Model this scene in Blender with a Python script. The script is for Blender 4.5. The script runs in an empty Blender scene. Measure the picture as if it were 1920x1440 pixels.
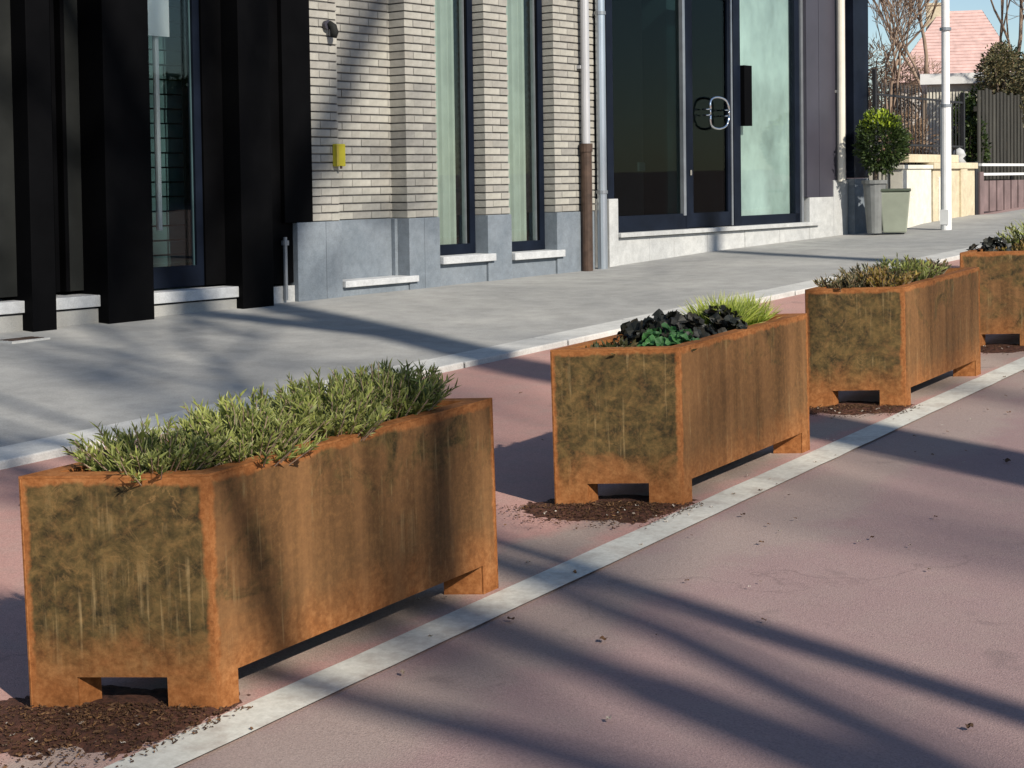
import bpy, bmesh, math, random
from mathutils import Vector, Matrix, noise
random.seed(7)
S = bpy.context.scene
COL = S.collection

# ------------------------------------------------------------------ camera
# A pixel gives a direction only.  CAL: focal length and principal point in photo pixels (1920 wide).
F, CX, CY, HC = 3000.0, 960.0, 450.0, 1.25
TILT = 0.033                      # the street climbs 3.3 % along +Y
def ray(u, v): return Vector(((u - CX) / F, -(v - CY) / F, -1.0))
def hy(x): return 324 - .0323 * (x + 1128)
_Z = ray(0, hy(0)).cross(ray(960, hy(960))).normalized()
if _Z.y < 0: _Z = -_Z
_Y = ray(2990, hy(2990)).normalized(); _Y = (_Y - _Z * _Y.dot(_Z)).normalized()
_X = _Y.cross(_Z)
RG = Matrix((_X, _Y, _Z))                                   # camera axes -> road frame
GM = Matrix.Rotation(TILT, 4, 'X')                          # road frame -> world
GR = GM.to_3x3()
CAMW = GM @ Vector((0, 0, HC))
def gp(u, v, z=0.0):                                        # road-frame point of a pixel at height z over the road
    r = RG @ ray(u, v); k = (z - HC) / r.z
    return Vector((0, 0, HC)) + r * k
# facade plane (plumb), s runs along it, y goes into the building
_t = Vector((.09, 1, 0)).normalized(); _n = Vector((_t.y, -_t.x, 0))
P0 = GM @ Vector((-7.15, 17.4, 0)); P0.z = 0
FM = Matrix(((_t.x, -_n.x, 0, P0.x), (_t.y, -_n.y, 0, P0.y), (0, 0, 1, 0), (0, 0, 0, 1)))
def fac(u, v, off=0.0):
    r = GR @ (RG @ ray(u, v)); k = (P0 + _n * off - CAMW).dot(_n) / r.dot(_n)
    p = CAMW + r * k
    return (p - P0).dot(_t), p.z
def fs(u, off=0.0, v=300): return fac(u, v, off)[0]

cam = bpy.data.objects.new('camera', bpy.data.cameras.new('camera')); COL.objects.link(cam)
m = (GR @ RG).to_4x4(); m.translation = CAMW
cam.matrix_world = m
cam.data.sensor_width = 36; cam.data.lens = F / 1920 * 36
cam.data.shift_y = -(720 - CY) / 1920
cam.data.clip_end = 3000; cam.data.clip_start = .05
S.camera = cam

# ------------------------------------------------------------------ sky, sun, exposure
SUN_AZ = Vector((.93, -.36, 0)).normalized(); SUN_EL = math.radians(33)
W = bpy.data.worlds.new('World'); S.world = W; W.use_nodes = True
nt = W.node_tree; bg = nt.nodes['Background']
sky = nt.nodes.new('ShaderNodeTexSky'); sky.sky_type = 'NISHITA'; sky.sun_disc = False
sky.sun_elevation = SUN_EL; sky.sun_rotation = math.atan2(SUN_AZ.x, SUN_AZ.y)
sky.air_density = 1.0; sky.dust_density = .25; sky.ozone_density = 2.6
nt.links.new(sky.outputs[0], bg.inputs[0]); bg.inputs[1].default_value = .085
sun = bpy.data.objects.new('sun', bpy.data.lights.new('sun', 'SUN')); COL.objects.link(sun)
sun.data.energy = 4.2; sun.data.angle = math.radians(.85); sun.data.color = (1, .93, .82)
sd = -(SUN_AZ * math.cos(SUN_EL) + Vector((0, 0, math.sin(SUN_EL))))
sun.rotation_euler = sd.to_track_quat('-Z', 'Y').to_euler(); sun.location = (20, -8, 20)
S.view_settings.view_transform = 'Standard'; S.view_settings.look = 'None'
S.view_settings.exposure = .48; S.view_settings.gamma = 1
S.render.engine = 'CYCLES'
S.render.resolution_x, S.render.resolution_y = 1024, 768

# ------------------------------------------------------------------ materials
class N:
    def __init__(s, name):
        s.m = bpy.data.materials.new(name); s.m.use_nodes = True
        s.t = s.m.node_tree; s.b = s.t.nodes['Principled BSDF']; s.b.inputs['Specular IOR Level'].default_value = .3
    def n(s, typ, **k):
        x = s.t.nodes.new(typ)
        for a, v in k.items(): setattr(x, a, v)
        return x
    def l(s, a, b): s.t.links.new(a, b)
    def coord(s, kind='Object', scale=(1, 1, 1)):
        c = s.n('ShaderNodeTexCoord'); mp = s.n('ShaderNodeMapping'); mp.inputs['Scale'].default_value = scale
        s.l(c.outputs[kind], mp.inputs[0]); return mp.outputs[0]
    def uv(s, name, scale=(1, 1, 1)):
        c = s.n('ShaderNodeUVMap', uv_map=name); mp = s.n('ShaderNodeMapping'); mp.inputs['Scale'].default_value = scale
        s.l(c.outputs[0], mp.inputs[0]); return mp.outputs[0]
    def noise(s, vec, sc, det=4, rough=.55, dist=0):
        x = s.n('ShaderNodeTexNoise'); x.inputs['Scale'].default_value = sc; x.inputs['Detail'].default_value = det
        x.inputs['Roughness'].default_value = rough; x.inputs['Distortion'].default_value = dist
        s.l(vec, x.inputs['Vector']); return x.outputs['Fac']
    def ramp(s, fac, *stops):
        x = s.n('ShaderNodeValToRGB'); e = x.color_ramp.elements
        while len(e) < len(stops): e.new(.5)
        for i, (p, c) in enumerate(stops):
            e[i].position = p; e[i].color = (*c, 1) if isinstance(c, tuple) else (c, c, c, 1)
        s.l(fac, x.inputs[0]); return x.outputs[0]
    def mix(s, f, a, b, mode='MIX'):
        x = s.n('ShaderNodeMix', data_type='RGBA', blend_type=mode)
        for i, v in ((0, f), (6, a), (7, b)):
            if hasattr(v, 'is_linked'): s.l(v, x.inputs[i])
            elif i == 0: x.inputs[0].default_value = v
            else: x.inputs[i].default_value = (*v, 1)
        return x.outputs[2]
    def math(s, op, a, b=None, clamp=False):
        x = s.n('ShaderNodeMath', operation=op, use_clamp=clamp)
        for i, v in ((0, a), (1, b)):
            if v is None: continue
            if hasattr(v, 'is_linked'): s.l(v, x.inputs[i])
            else: x.inputs[i].default_value = v
        return x.outputs[0]
    def bump(s, h, strength=.3, dist=.01):
        x = s.n('ShaderNodeBump'); x.inputs['Strength'].default_value = strength; x.inputs['Distance'].default_value = dist
        s.l(h, x.inputs['Height']); s.l(x.outputs[0], s.b.inputs['Normal'])
    def out(s, col=None, rough=.7, metal=0, spec=None):
        if col is not None:
            if hasattr(col, 'is_linked'): s.l(col, s.b.inputs['Base Color'])
            else: s.b.inputs['Base Color'].default_value = (*col, 1)
        if hasattr(rough, 'is_linked'): s.l(rough, s.b.inputs['Roughness'])
        else: s.b.inputs['Roughness'].default_value = rough
        s.b.inputs['Metallic'].default_value = metal
        if spec is not None: s.b.inputs['Specular IOR Level'].default_value = spec
        return s.m

def simple(name, col, rough=.6, metal=0, var=.25, sc=8, bump=.0, spec=None, stretch=(1, 1, 1), rnd=0.0):
    k = N(name); v = k.coord('Object', stretch)
    f = k.noise(v, sc, 5, .6)
    lo = tuple(c * (1 - var) for c in col); hi = tuple(min(1, c * (1 + var)) for c in col)
    c = k.ramp(f, (.3, lo), (.7, hi))
    if rnd:
        oi = k.n('ShaderNodeObjectInfo'); r = k.math('MULTIPLY_ADD', oi.outputs['Random'], rnd); k.t.nodes[-1].inputs[2].default_value = 1 - rnd / 2
        c = k.mix(1.0, c, r, 'MULTIPLY')
    if bump: k.bump(k.noise(v, sc * 6, 4, .6), bump, .004)
    return k.out(c, rough, metal, spec)

def mat_asphalt(name, a, b, dust, dustx=None):
    k = N(name); v = k.coord('Object')
    big = k.noise(v, .7, 5, .6); med = k.noise(v, 6, 5, .65); fine = k.noise(v, 160, 3, .7)
    c = k.ramp(big, (.3, a), (.7, b))
    c = k.mix(k.math('MULTIPLY', k.ramp(med, (.45, 0.), (.75, 1.)), .35), c, dust)
    if dustx:
        # wind-blown dust gathers along the line of planters, X in metres
        sx = k.n('ShaderNodeSeparateXYZ'); k.l(v, sx.inputs[0])
        dx = k.math('ABSOLUTE', k.math('SUBTRACT', sx.outputs[0], dustx[0]))
        w = k.math('ADD', k.math('DIVIDE', dx, dustx[1]), k.math('MULTIPLY', k.noise(v, 2.2, 5, .65), 1.2))
        c = k.mix(k.ramp(w, (.75, .7), (1.55, 0.)), c, dust)
    cr = k.n('ShaderNodeTexVoronoi', feature='DISTANCE_TO_EDGE'); cr.inputs['Scale'].default_value = .55
    wv = k.n('ShaderNodeVectorMath', operation='ADD'); k.l(v, wv.inputs[0]); wn_ = k.n('ShaderNodeTexNoise'); wn_.inputs['Scale'].default_value = 2.5; wn_.inputs['Detail'].default_value = 6
    k.l(v, wn_.inputs['Vector']); k.l(wn_.outputs['Color'], wv.inputs[1]); k.l(wv.outputs[0], cr.inputs['Vector'])
    c = k.mix(k.math('MULTIPLY', k.ramp(cr.outputs['Distance'], (.001, .28), (.006, 0.)), k.ramp(big, (.5, 0.), (.6, 1.))), c, (.07, .055, .05))
    stn = k.n('ShaderNodeTexVoronoi'); stn.inputs['Scale'].default_value = 2.3; k.l(wv.outputs[0], stn.inputs['Vector'])
    c = k.mix(k.ramp(stn.outputs['Distance'], (.06, .30), (.16, 0.)), c, (.13, .10, .095))
    sp = k.ramp(fine, (.32, .74), (.5, 1.), (.68, 1.2))
    c = k.mix(.8, c, sp, 'MULTIPLY')
    vo = k.n('ShaderNodeTexVoronoi'); vo.inputs['Scale'].default_value = 240; k.l(v, vo.inputs[0])
    k.bump(k.math('ADD', vo.outputs[0], fine), .35, .003)
    return k.out(c, k.ramp(med, (.3, .72), (.7, .9)), 0, .25)

def mat_concrete(name, a, b, sc=1.0, crack=True):
    k = N(name); v = k.coord('Object')
    big = k.noise(v, .55 * sc, 6, .62, .6); med = k.noise(v, 5 * sc, 6, .7); fine = k.noise(v, 130, 3, .7)
    c = k.ramp(big, (.3, a), (.7, b))
    c = k.mix(.6, c, k.ramp(med, (.3, .72), (.7, 1.2)), 'MULTIPLY')
    c = k.mix(.6, c, k.ramp(fine, (.3, .75), (.7, 1.2)), 'MULTIPLY')
    k.bump(k.math('ADD', med, fine), .25, .004)
    return k.out(c, .85, 0, .2)

def mat_corten():
    k = N('weathered_steel'); m_ = k.uv('metres'); fr = k.uv('frac')
    at = k.n('ShaderNodeAttribute', attribute_name='patina')
    oi = k.n('ShaderNodeObjectInfo')
    # metres uv shifted per object so that no two plates share a stain
    add = k.n('ShaderNodeVectorMath', operation='ADD'); cmb = k.n('ShaderNodeCombineXYZ')
    r100 = k.math('MULTIPLY', oi.outputs['Random'], 37.0)
    k.l(r100, cmb.inputs[0]); k.l(r100, cmb.inputs[2]); k.l(m_, add.inputs[0]); k.l(cmb.outputs[0], add.inputs[1])
    p = add.outputs[0]
    st = k.n('ShaderNodeMapping'); st.inputs['Scale'].default_value = (13, .8, 1); k.l(p, st.inputs[0])
    streak = k.noise(st.outputs[0], 1.0, 4, .6, .3)
    blot = k.noise(p, 5.5, 7, .68, .7); fine = k.noise(p, 60, 5, .7); mid = k.noise(p, 17, 6, .7, .5)
    # distance (m) from the plate's border, ragged
    sep = k.n('ShaderNodeSeparateXYZ'); k.l(fr, sep.inputs[0])
    sz = k.n('ShaderNodeSeparateXYZ'); k.l(k.uv('size'), sz.inputs[0])
    def edge(i):
        a = k.math('MULTIPLY', sep.outputs[i], sz.outputs[i]); b_ = k.math('SUBTRACT', sz.outputs[i], a)
        return a, b_
    ax, bx_ = edge(0); ay, by = edge(1)
    side = k.math('MINIMUM', ax, bx_)
    ed = k.math('MINIMUM', side, k.math('MINIMUM', k.math('MULTIPLY', ay, .26), by))
    ragged = k.math('ADD', k.math('ADD', ed, k.math('MULTIPLY', k.math('SUBTRACT', mid, .5), .03)), k.math('MULTIPLY', k.math('SUBTRACT', blot, .5), .035))
    inner = k.ramp(ragged, (.011, 0.), (.019, 1.))
    om = k.math('ADD', k.math('MULTIPLY', fine, .45), k.math('ADD', k.math('MULTIPLY', mid, .35), k.math('MULTIPLY', streak, .2)))
    orange = k.ramp(om, (.34, (.15, .054, .017)), (.47, (.245, .092, .029)), (.62, (.34, .148, .054)))
    pit = k.n('ShaderNodeTexVoronoi'); pit.inputs['Scale'].default_value = 75; k.l(p, pit.inputs['Vector'])
    orange = k.mix(k.math('MULTIPLY', k.ramp(pit.outputs['Distance'], (.10, .35), (.26, 0.)), k.ramp(blot, (.42, 0.), (.6, 1.))), orange, (.07, .028, .012))
    brown = k.ramp(streak, (.34, (.095, .050, .021)), (.66, (.190, .096, .040)))
    olive = k.ramp(mid, (.36, (.028, .022, .011)), (.5, (.068, .048, .019)), (.64, (.128, .084, .032)))
    pat = k.ramp(k.math('ADD', k.math('ADD', blot, k.math('MULTIPLY', k.math('SUBTRACT', sep.outputs[1], .55), .22)), k.math('MULTIPLY', k.math('SUBTRACT', at.outputs['Fac'], .5), .5)), (.43, 0.), (.58, 1.))
    c = k.mix(pat, brown, olive)
    c = k.mix(k.math('MULTIPLY', k.ramp(fine, (.45, 0.), (.7, 1.)), .28), c, (.25, .125, .045))
    # thin contour-like scribbles and scratches of lime
    sq = k.math('ABSOLUTE', k.math('SUBTRACT', k.noise(p, 11, 5, .62, 1.2), .5))
    c = k.mix(k.math('MULTIPLY', k.ramp(sq, (.008, .35), (.022, 0.)), k.math('MULTIPLY', k.ramp(k.noise(p, 4.1, 3, .5), (.45, 0.), (.62, 1.)), k.ramp(at.outputs['Fac'], (.4, .08), (.68, 1.)))), c, (.27, .16, .065))
    # paler lime drips
    dr = k.n('ShaderNodeMapping'); dr.inputs['Scale'].default_value = (60, 2.5, 1); k.l(p, dr.inputs[0])
    drip = k.math('MULTIPLY', k.ramp(k.noise(dr.outputs[0], 1, 3, .6, .4), (.57, 0.), (.72, .55)), k.ramp(blot, (.45, 0.), (.6, 1.)))
    c = k.mix(drip, c, (.36, .25, .12))
    # the foot of the plates rusts fresh orange
    low = k.ramp(k.math('ADD', ay, k.math('MULTIPLY', k.math('SUBTRACT', blot, .5), .22)), (.075, 1.), (.20, 0.))
    inn = k.math('MULTIPLY', inner, k.math('SUBTRACT', 1.0, k.math('MULTIPLY', low, .8)))
    c = k.mix(inn, orange, c)
    c = k.mix(.45, c, k.ramp(fine, (.3, .74), (.7, 1.2)), 'MULTIPLY')
    k.bump(k.math('ADD', mid, fine), .3, .003)
    return k.out(c, k.ramp(mid, (.3, .62), (.7, .85)), 0, .12)

def mat_leaf(name, c0, c1, tip=None, rough=.5, trans=.25):
    k = N(name)
    at = k.n('ShaderNodeAttribute', attribute_name='tone')
    c = k.ramp(at.outputs['Fac'], (0., c0), (1., c1))
    if tip:
        t2 = k.n('ShaderNodeAttribute', attribute_name='tip')
        c = k.mix(t2.outputs['Fac'], c, tip)
    k.out(c, rough, 0, .3)
    if trans:
        tr = k.n('ShaderNodeBsdfTranslucent'); k.l(c, tr.inputs[0])
        mx = k.n('ShaderNodeMixShader'); mx.inputs[0].default_value = trans
        k.l(k.b.outputs[0], mx.inputs[1]); k.l(tr.outputs[0], mx.inputs[2])
        k.l(mx.outputs[0], k.t.nodes['Material Output'].inputs[0])
    return k.m

def mat_glass(name, tint=(.94, .975, .965), refl=1.0):
    k = N(name)
    tr = k.n('ShaderNodeBsdfTransparent'); tr.inputs[0].default_value = (*tint, 1)
    gl = k.n('ShaderNodeBsdfGlossy'); gl.inputs['Roughness'].default_value = .015; gl.inputs[0].default_value = (.9, .97, .95, 1)
    lw = k.n('ShaderNodeLayerWeight'); lw.inputs[0].default_value = .5
    fr5 = k.math('ADD', k.math('MULTIPLY', k.math('POWER', lw.outputs['Facing'], 5.0), .92), .035)
    v = k.coord('Object'); bp = k.n('ShaderNodeBump'); bp.inputs['Strength'].default_value = .04; bp.inputs['Distance'].default_value = .02
    k.l(k.noise(v, 1.3, 2), bp.inputs['Height']); k.l(bp.outputs[0], gl.inputs['Normal'])
    mx = k.n('ShaderNodeMixShader'); k.l(k.math('MULTIPLY', fr5, refl), mx.inputs[0])
    k.l(tr.outputs[0], mx.inputs[1]); k.l(gl.outputs[0], mx.inputs[2])
    k.l(mx.outputs[0], k.t.nodes['Material Output'].inputs[0])
    return k.m

def mat_brick():
    k = N('cream_brick'); v = k.coord('Object')
    oi = k.n('ShaderNodeObjectInfo'); at = k.n('ShaderNodeAttribute', attribute_name='tone')
    r = k.math('FRACT', k.math('ADD', oi.outputs['Random'], at.outputs['Fac']))
    c = k.ramp(r, (0., (.27, .258, .232)), (.3, (.335, .32, .283)), (.7, (.36, .345, .30)), (1., (.295, .278, .245)))
    c = k.mix(.7, c, k.ramp(k.noise(v, 9, 6, .7), (.3, .7), (.7, 1.2)), 'MULTIPLY')
    k.bump(k.noise(v, 70, 5, .7), .4, .003)
    return k.out(c, .88, 0, .15)

M = dict(
    road=mat_asphalt('road_asphalt', (.275, .185, .175), (.325, .225, .21), (.32, .255, .22), (-2.2, .6)),
    lane=mat_asphalt('red_cycle_asphalt', (.40, .225, .19), (.49, .285, .24), (.34, .29, .24), (-2.62, .36)),
    walk=mat_concrete('sidewalk_concrete', (.25, .25, .242), (.41, .40, .37)),
    kerb=mat_concrete('kerb_stone', (.46, .455, .43), (.58, .57, .53), 2),
    corten=mat_corten(),
    soil=simple('potting_soil', (.030, .018, .011), .95, 0, .5, 40, .8),
    mulch=simple('brown_soil', (.080, .032, .019), .95, 0, .7, 60, 1.0),
    brick=mat_brick(),
    mortar=simple('dark_mortar', (.12, .115, .11), .95, 0, .3, 20, .3),
    blue=mat_concrete('blue_stone', (.135, .16, .185), (.21, .235, .26), 3),
    sill=mat_concrete('pale_sill_stone', (.40, .41, .42), (.54, .545, .54), 3),
    pale=mat_concrete('pale_base_stone', (.38, .385, .38), (.52, .52, .50), 2),
    black=simple('black_metal', (.0028, .0028, .0032), .6, 0, .25, 3, 0, .03),
    panel=simple('charcoal_panel', (.018, .019, .018), .6, 0, .3, 2, 0, .06),
    navy=simple('dark_blue_frame', (.006, .009, .017), .45, 0, .3, 4, 0, .12),
    clad=simple('aubergine_cladding', (.045, .042, .055), .42, 0, .15, 2, 0, .45),
    grey=simple('aluminium_edge', (.30, .32, .34), .35, .6, .15, 6),
    zinc=simple('zinc_pipe', (.50, .55, .60), .3, .75, .2, 5, 0, .5, (1, 1, .2)),
    zincdull=simple('dull_grey_pipe', (.42, .42, .43), .5, .2, .15, 6, 0, .4, (1, 1, .2)),
    iron=simple('brown_cast_iron', (.060, .037, .026), .6, 0, .4, 12, .2),
    cream=simple('cream_pipe', (.66, .62, .52), .5, 0, .1, 4),
    chrome=simple('polished_steel', (.75, .76, .76), .12, 1, .05, 4),
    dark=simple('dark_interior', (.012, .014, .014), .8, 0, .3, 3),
    teal=simple('interior_teal', (.045, .085, .09), .8, 0, .25, 3),
    mint=simple('mottled_mint', (.30, .365, .34), .8, 0, .42, 1.1, 0, .2, (1.4, 1, .9)),
    blind=simple('pale_blind', (.27, .30, .265), .85, 0, .12, 4),
    white=simple('white_paint', (.74, .74, .72), .55, 0, .08, 6),
    yellow=simple('yellow_plastic', (.46, .40, .03), .5, 0, .1, 9),
    yellowtrim=simple('ochre_trim', (.42, .33, .05), .5, 0, .1, 9),
    beige=mat_concrete('beige_wall', (.52, .44, .30), (.66, .57, .41), 3),
    creamw=mat_concrete('cream_render', (.62, .59, .50), (.74, .71, .61), 2),
    bin=simple('grey_green_plastic', (.26, .28, .22), .55, 0, .12, 4),
    binlid=simple('dark_green_lid', (.07, .085, .06), .5, 0, .12, 4),
    pot=simple('grey_pot', (.17, .175, .17), .7, 0, .2, 8),
    rail=simple('black_iron_rail', (.02, .02, .022), .5, 0, .2, 8),
    slat=simple('weathered_board', (.045, .043, .036), .85, 0, .35, 3, .2, None, (6, 6, .6), .5),
    bark=simple('grey_brown_bark', (.17, .13, .095), .9, 0, .35, 14, .5, None, (1, 1, .3)),
    twig=simple('twig_bark', (.30, .215, .155), .9, 0, .3, 10),
    roof=simple('pink_tile', (.62, .42, .37), .8, 0, .18, 3, .2, None, (1, 1, 1), .25),
    roofdark=simple('brown_tile', (.20, .10, .075), .8, 0, .25, 3),
    wallfar=simple('far_render', (.50, .46, .40), .85, 0, .1, 2),
    gate=simple('rosy_gate_panel', (.19, .135, .13), .7, 0, .25, 4),
    glass=mat_glass('window_glass'), glassd=mat_glass('dark_window_glass', (.42, .50, .50), .5),
    leaf_spike=mat_leaf('grey_green_leaf', (.050, .074, .014), (.33, .36, .085), (.46, .46, .18)),
    leaf_heath=mat_leaf('heather_leaf', (.045, .060, .030), (.17, .16, .08), (.36, .22, .10)),
    leaf_gold=mat_leaf('golden_leaf', (.10, .085, .02), (.36, .27, .06), (.42, .20, .09)),
    leaf_dark=mat_leaf('purple_black_leaf', (.010, .013, .010), (.055, .048, .036), None, .45, .05),
    leaf_green=mat_leaf('bright_green_leaf', (.014, .065, .018), (.06, .20, .05), (.20, .38, .15), .45),
    leaf_sedge=mat_leaf('lime_sedge', (.26, .36, .03), (.64, .70, .12), (.80, .78, .34), .45, .4),
    leaf_low=mat_leaf('low_ground_leaf', (.03, .045, .015), (.11, .085, .035), None),
    leaf_ever=mat_leaf('evergreen_leaf', (.014, .030, .008), (.065, .095, .024), None, .45),
    leaf_lime=mat_leaf('topiary_tip_leaf', (.12, .19, .015), (.46, .56, .05), None, .45),
    leaf_dry=mat_leaf('dry_leaf', (.055, .026, .012), (.22, .115, .05), None, .7, .1),
    debris=mat_leaf('pale_chip', (.16, .11, .07), (.62, .56, .48), None, .8, 0),
    far=mat_leaf('brown_far_twig', (.16, .10, .065), (.33, .23, .15), None, .9, .1),
)
def mat_line():
    k = N('worn_white_paint'); v = k.coord('Object')
    n1 = k.noise(v, 9, 6, .7); n2 = k.noise(v, 60, 4, .7)
    c = k.mix(k.ramp(n2, (.3, 0.), (.7, 1.)), (.50, .485, .42), (.65, .635, .56))
    c = k.mix(k.ramp(n1, (.48, 0.), (.74, .8)), c, (.33, .28, .235))
    k.bump(n2, .2, .002)
    return k.out(c, .75, 0, .25)
M['line'] = mat_line()

# ------------------------------------------------------------------ mesh helpers
class MB:
    def __init__(s): s.v = []; s.f = []; s.a = {}
    def quad(s, *p, **at):
        i = len(s.v); s.v += [tuple(q) for q in p]; s.f.append(tuple(range(i, i + len(p))))
        return s
    def box(s, x0, x1, y0, y1, z0, z1):
        i = len(s.v)
        s.v += [(x0, y0, z0), (x1, y0, z0), (x1, y1, z0), (x0, y1, z0), (x0, y0, z1), (x1, y0, z1), (x1, y1, z1), (x0, y1, z1)]
        s.f += [tuple(i + j for j in q) for q in ((0, 3, 2, 1), (4, 5, 6, 7), (0, 1, 5, 4), (1, 2, 6, 5), (2, 3, 7, 6), (3, 0, 4, 7))]
        return s
    def prism(s, pts, z0, z1):
        i = len(s.v); n = len(pts)
        s.v += [(p[0], p[1], z0) for p in pts] + [(p[0], p[1], z1) for p in pts]
        s.f.append(tuple(i + j for j in reversed(range(n)))); s.f.append(tuple(i + n + j for j in range(n)))
        for j in range(n): s.f.append((i + j, i + (j + 1) % n, i + n + (j + 1) % n, i + n + j))
        return s
    def tube(s, a, b, r0, r1, n=8, cap=True):
        a = Vector(a); b = Vector(b); d = (b - a)
        if d.length < 1e-6: return s
        d.normalize(); x = d.orthogonal().normalized(); y = d.cross(x)
        i = len(s.v)
        for p, r in ((a, r0), (b, r1)):
            for j in range(n):
                t = 2 * math.pi * j / n; s.v.append(tuple(p + x * (r * math.cos(t)) + y * (r * math.sin(t))))
        for j in range(n): s.f.append((i + j, i + (j + 1) % n, i + n + (j + 1) % n, i + n + j))
        if cap: s.f.append(tuple(i + j for j in reversed(range(n)))); s.f.append(tuple(i + n + j for j in range(n)))
        return s
    def path(s, pts, rad, n=8):
        pts = [Vector(p) for p in pts]; rings = []
        ref = None
        for k, p in enumerate(pts):
            d = (pts[min(k + 1, len(pts) - 1)] - pts[max(k - 1, 0)]).normalized()
            x = d.orthogonal().normalized() if ref is None else (ref - d * ref.dot(d)).normalized()
            ref = x; y = d.cross(x); r = rad[k] if isinstance(rad, (list, tuple)) else rad
            i = len(s.v); rings.append(i)
            for j in range(n):
                t = 2 * math.pi * j / n; s.v.append(tuple(p + x * (r * math.cos(t)) + y * (r * math.sin(t))))
        for a, b in zip(rings, rings[1:]):
            for j in range(n): s.f.append((a + j, a + (j + 1) % n, b + (j + 1) % n, b + j))
        s.f.append(tuple(rings[0] + j for j in reversed(range(n)))); s.f.append(tuple(rings[-1] + j for j in range(n)))
        return s
    def build(s, name, mat, parent=None, mw=None, smooth=False, bevel=0.0, attrs=None):
        me = bpy.data.meshes.new(name); me.from_pydata(s.v, [], s.f); me.update()
        if bevel:
            bm = bmesh.new(); bm.from_mesh(me)
            bmesh.ops.bevel(bm, geom=[e for e in bm.edges if e.calc_face_angle(0) > .6], offset=bevel, segments=2, affect='EDGES', profile=.6)
            bm.to_mesh(me); bm.free()
        for nm, vals in (attrs or {}).items():
            a = me.attributes.new(nm, 'FLOAT', 'POINT'); a.data.foreach_set('value', vals)
        if smooth: me.polygons.foreach_set('use_smooth', [True] * len(me.polygons))
        return link(name, me, mat, parent, mw)
def link(name, me, mat, parent=None, mw=None):
    o = bpy.data.objects.new(name, me); COL.objects.link(o)
    if mat and not me.materials: me.materials.append(M[mat] if isinstance(mat, str) else mat)
    if mw is not None: o.matrix_world = mw
    if parent: o.parent = parent
    return o
def empty(name, mw):
    o = bpy.data.objects.new(name, None); COL.objects.link(o); o.matrix_world = mw; o.empty_display_size = .2
    return o
def tag(o, label, cat, group=None, kind=None):
    o['label'] = label
    if cat: o['category'] = cat
    if group: o['group'] = group
    if kind: o['kind'] = kind
    return o
def struct(o, label=None):
    o['kind'] = 'structure'
    if label: o['label'] = label
    return o
def on_road(x, y, z=0.0, rz=0.0): return GM @ Matrix.Translation((x, y, z)) @ Matrix.Rotation(rz, 4, 'Z')
def upright(x, y, z=0.0, rz=0.0):                       # plumb, standing at a road-frame point
    return Matrix.Translation(GM @ Vector((x, y, z))) @ Matrix.Rotation(rz, 4, 'Z')

# ------------------------------------------------------------------ ground, road, lane, marking, kerb, sidewalk
def prof(y): return math.tan(TILT) * max(-45, min(45, y))
ys = [-600, -45] + [y for y in range(-40, 45, 5)] + [45, 90, 200, 700]
b = MB()
for xa, xb in ((-700, 700),):
    for y0, y1 in zip(ys, ys[1:]): b.quad((xa, y0, prof(y0)), (xb, y0, prof(y0)), (xb, y1, prof(y1)), (xa, y1, prof(y1)))
struct(b.build('road', 'road'), 'mauve grey asphalt carriageway dusted pale along the planters')
def kx(y): return -5.36 + .040 * y                       # front edge of the kerb
def strip(name, mat, fa, fb, z, y0, y1, n=24):
    b = MB()
    for i in range(n):
        a = y0 + (y1 - y0) * i / n; c = y0 + (y1 - y0) * (i + 1) / n
        b.quad((fa(a), a, z), (fb(a), a, z), (fb(c), c, z), (fa(c), c, z))
    return b.build(name, mat, None, GM.copy())
struct(strip('cycle_lane', 'lane', kx, lambda y: -2.46, .004, -4, 44), 'pinkish red cycle lane between kerb and planters')
b = MB()
n = 260
for i in range(n):
    a = -2 + 44 * i / n; c = -2 + 44 * (i + 1) / n
    j = lambda y, q: .006 * noise.noise(Vector((y * 7, q, 0)))
    b.quad((-2.478 + j(a, 1), a, .008), (-2.352 + j(a, 5), a, .008), (-2.352 + j(c, 5), c, .008), (-2.478 + j(c, 1), c, .008))
struct(b.build('road_marking', 'line', None, GM.copy()), 'worn white line painted along the row of planters')

# sidewalk: ruled from the kerb up to the foot of the buildings
BASE = [(-20, .36), (-11, .37), (-8.6, .385), (-5.1, .42), (-2.9, .505), (0, .574), (.5, .590)]
def basez(s):
    for (a, za), (c, zc) in zip(BASE, BASE[1:]):
        if s <= c: return za + (zc - za) * max(0, (s - a) / (c - a))
    return .59
def facade_pt(s, y=0.0, z=0.0): return FM @ Vector((s, y, z))
b = MB(); rows = []
NY = 90
for i in range(NY + 1):
    y = -6 + 26 * i / NY
    k0 = GM @ Vector((kx(y) - .262, y, .034))
    s = (y - 17.4) / _t.y; f0 = facade_pt(s, .25, 0); f0.z = basez(s)
    if y > 17.85:                                        # beyond the corner the pavement lies on the road's plane
        w = min(1, (y - 17.85) / 1.0); f0.z = f0.z * (1 - w) + (GM @ Vector((f0.x, y, .034))).z * w
    row = []
    for j in range(13):
        t = j / 12; p = k0.lerp(f0, t); row.append(p)
    rows.append(row)
for i in range(NY + 1, NY + 26):
    y = 20 + (i - NY) * 1.0
    row = [(GM @ Vector((kx(y) - .262 - 1.75 * j / 12, y, .034))) for j in range(13)]; rows.append(row)
for r0, r1 in zip(rows, rows[1:]):
    for j in range(12): b.quad(r0[j], r0[j + 1], r1[j + 1], r1[j])
bm = bmesh.new(); me = bpy.data.meshes.new('sidewalk'); me.from_pydata(b.v, [], b.f); bm.from_mesh(me)
bmesh.ops.remove_doubles(bm, verts=bm.verts, dist=.0005); bmesh.ops.recalc_face_normals(bm, faces=bm.faces)
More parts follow.
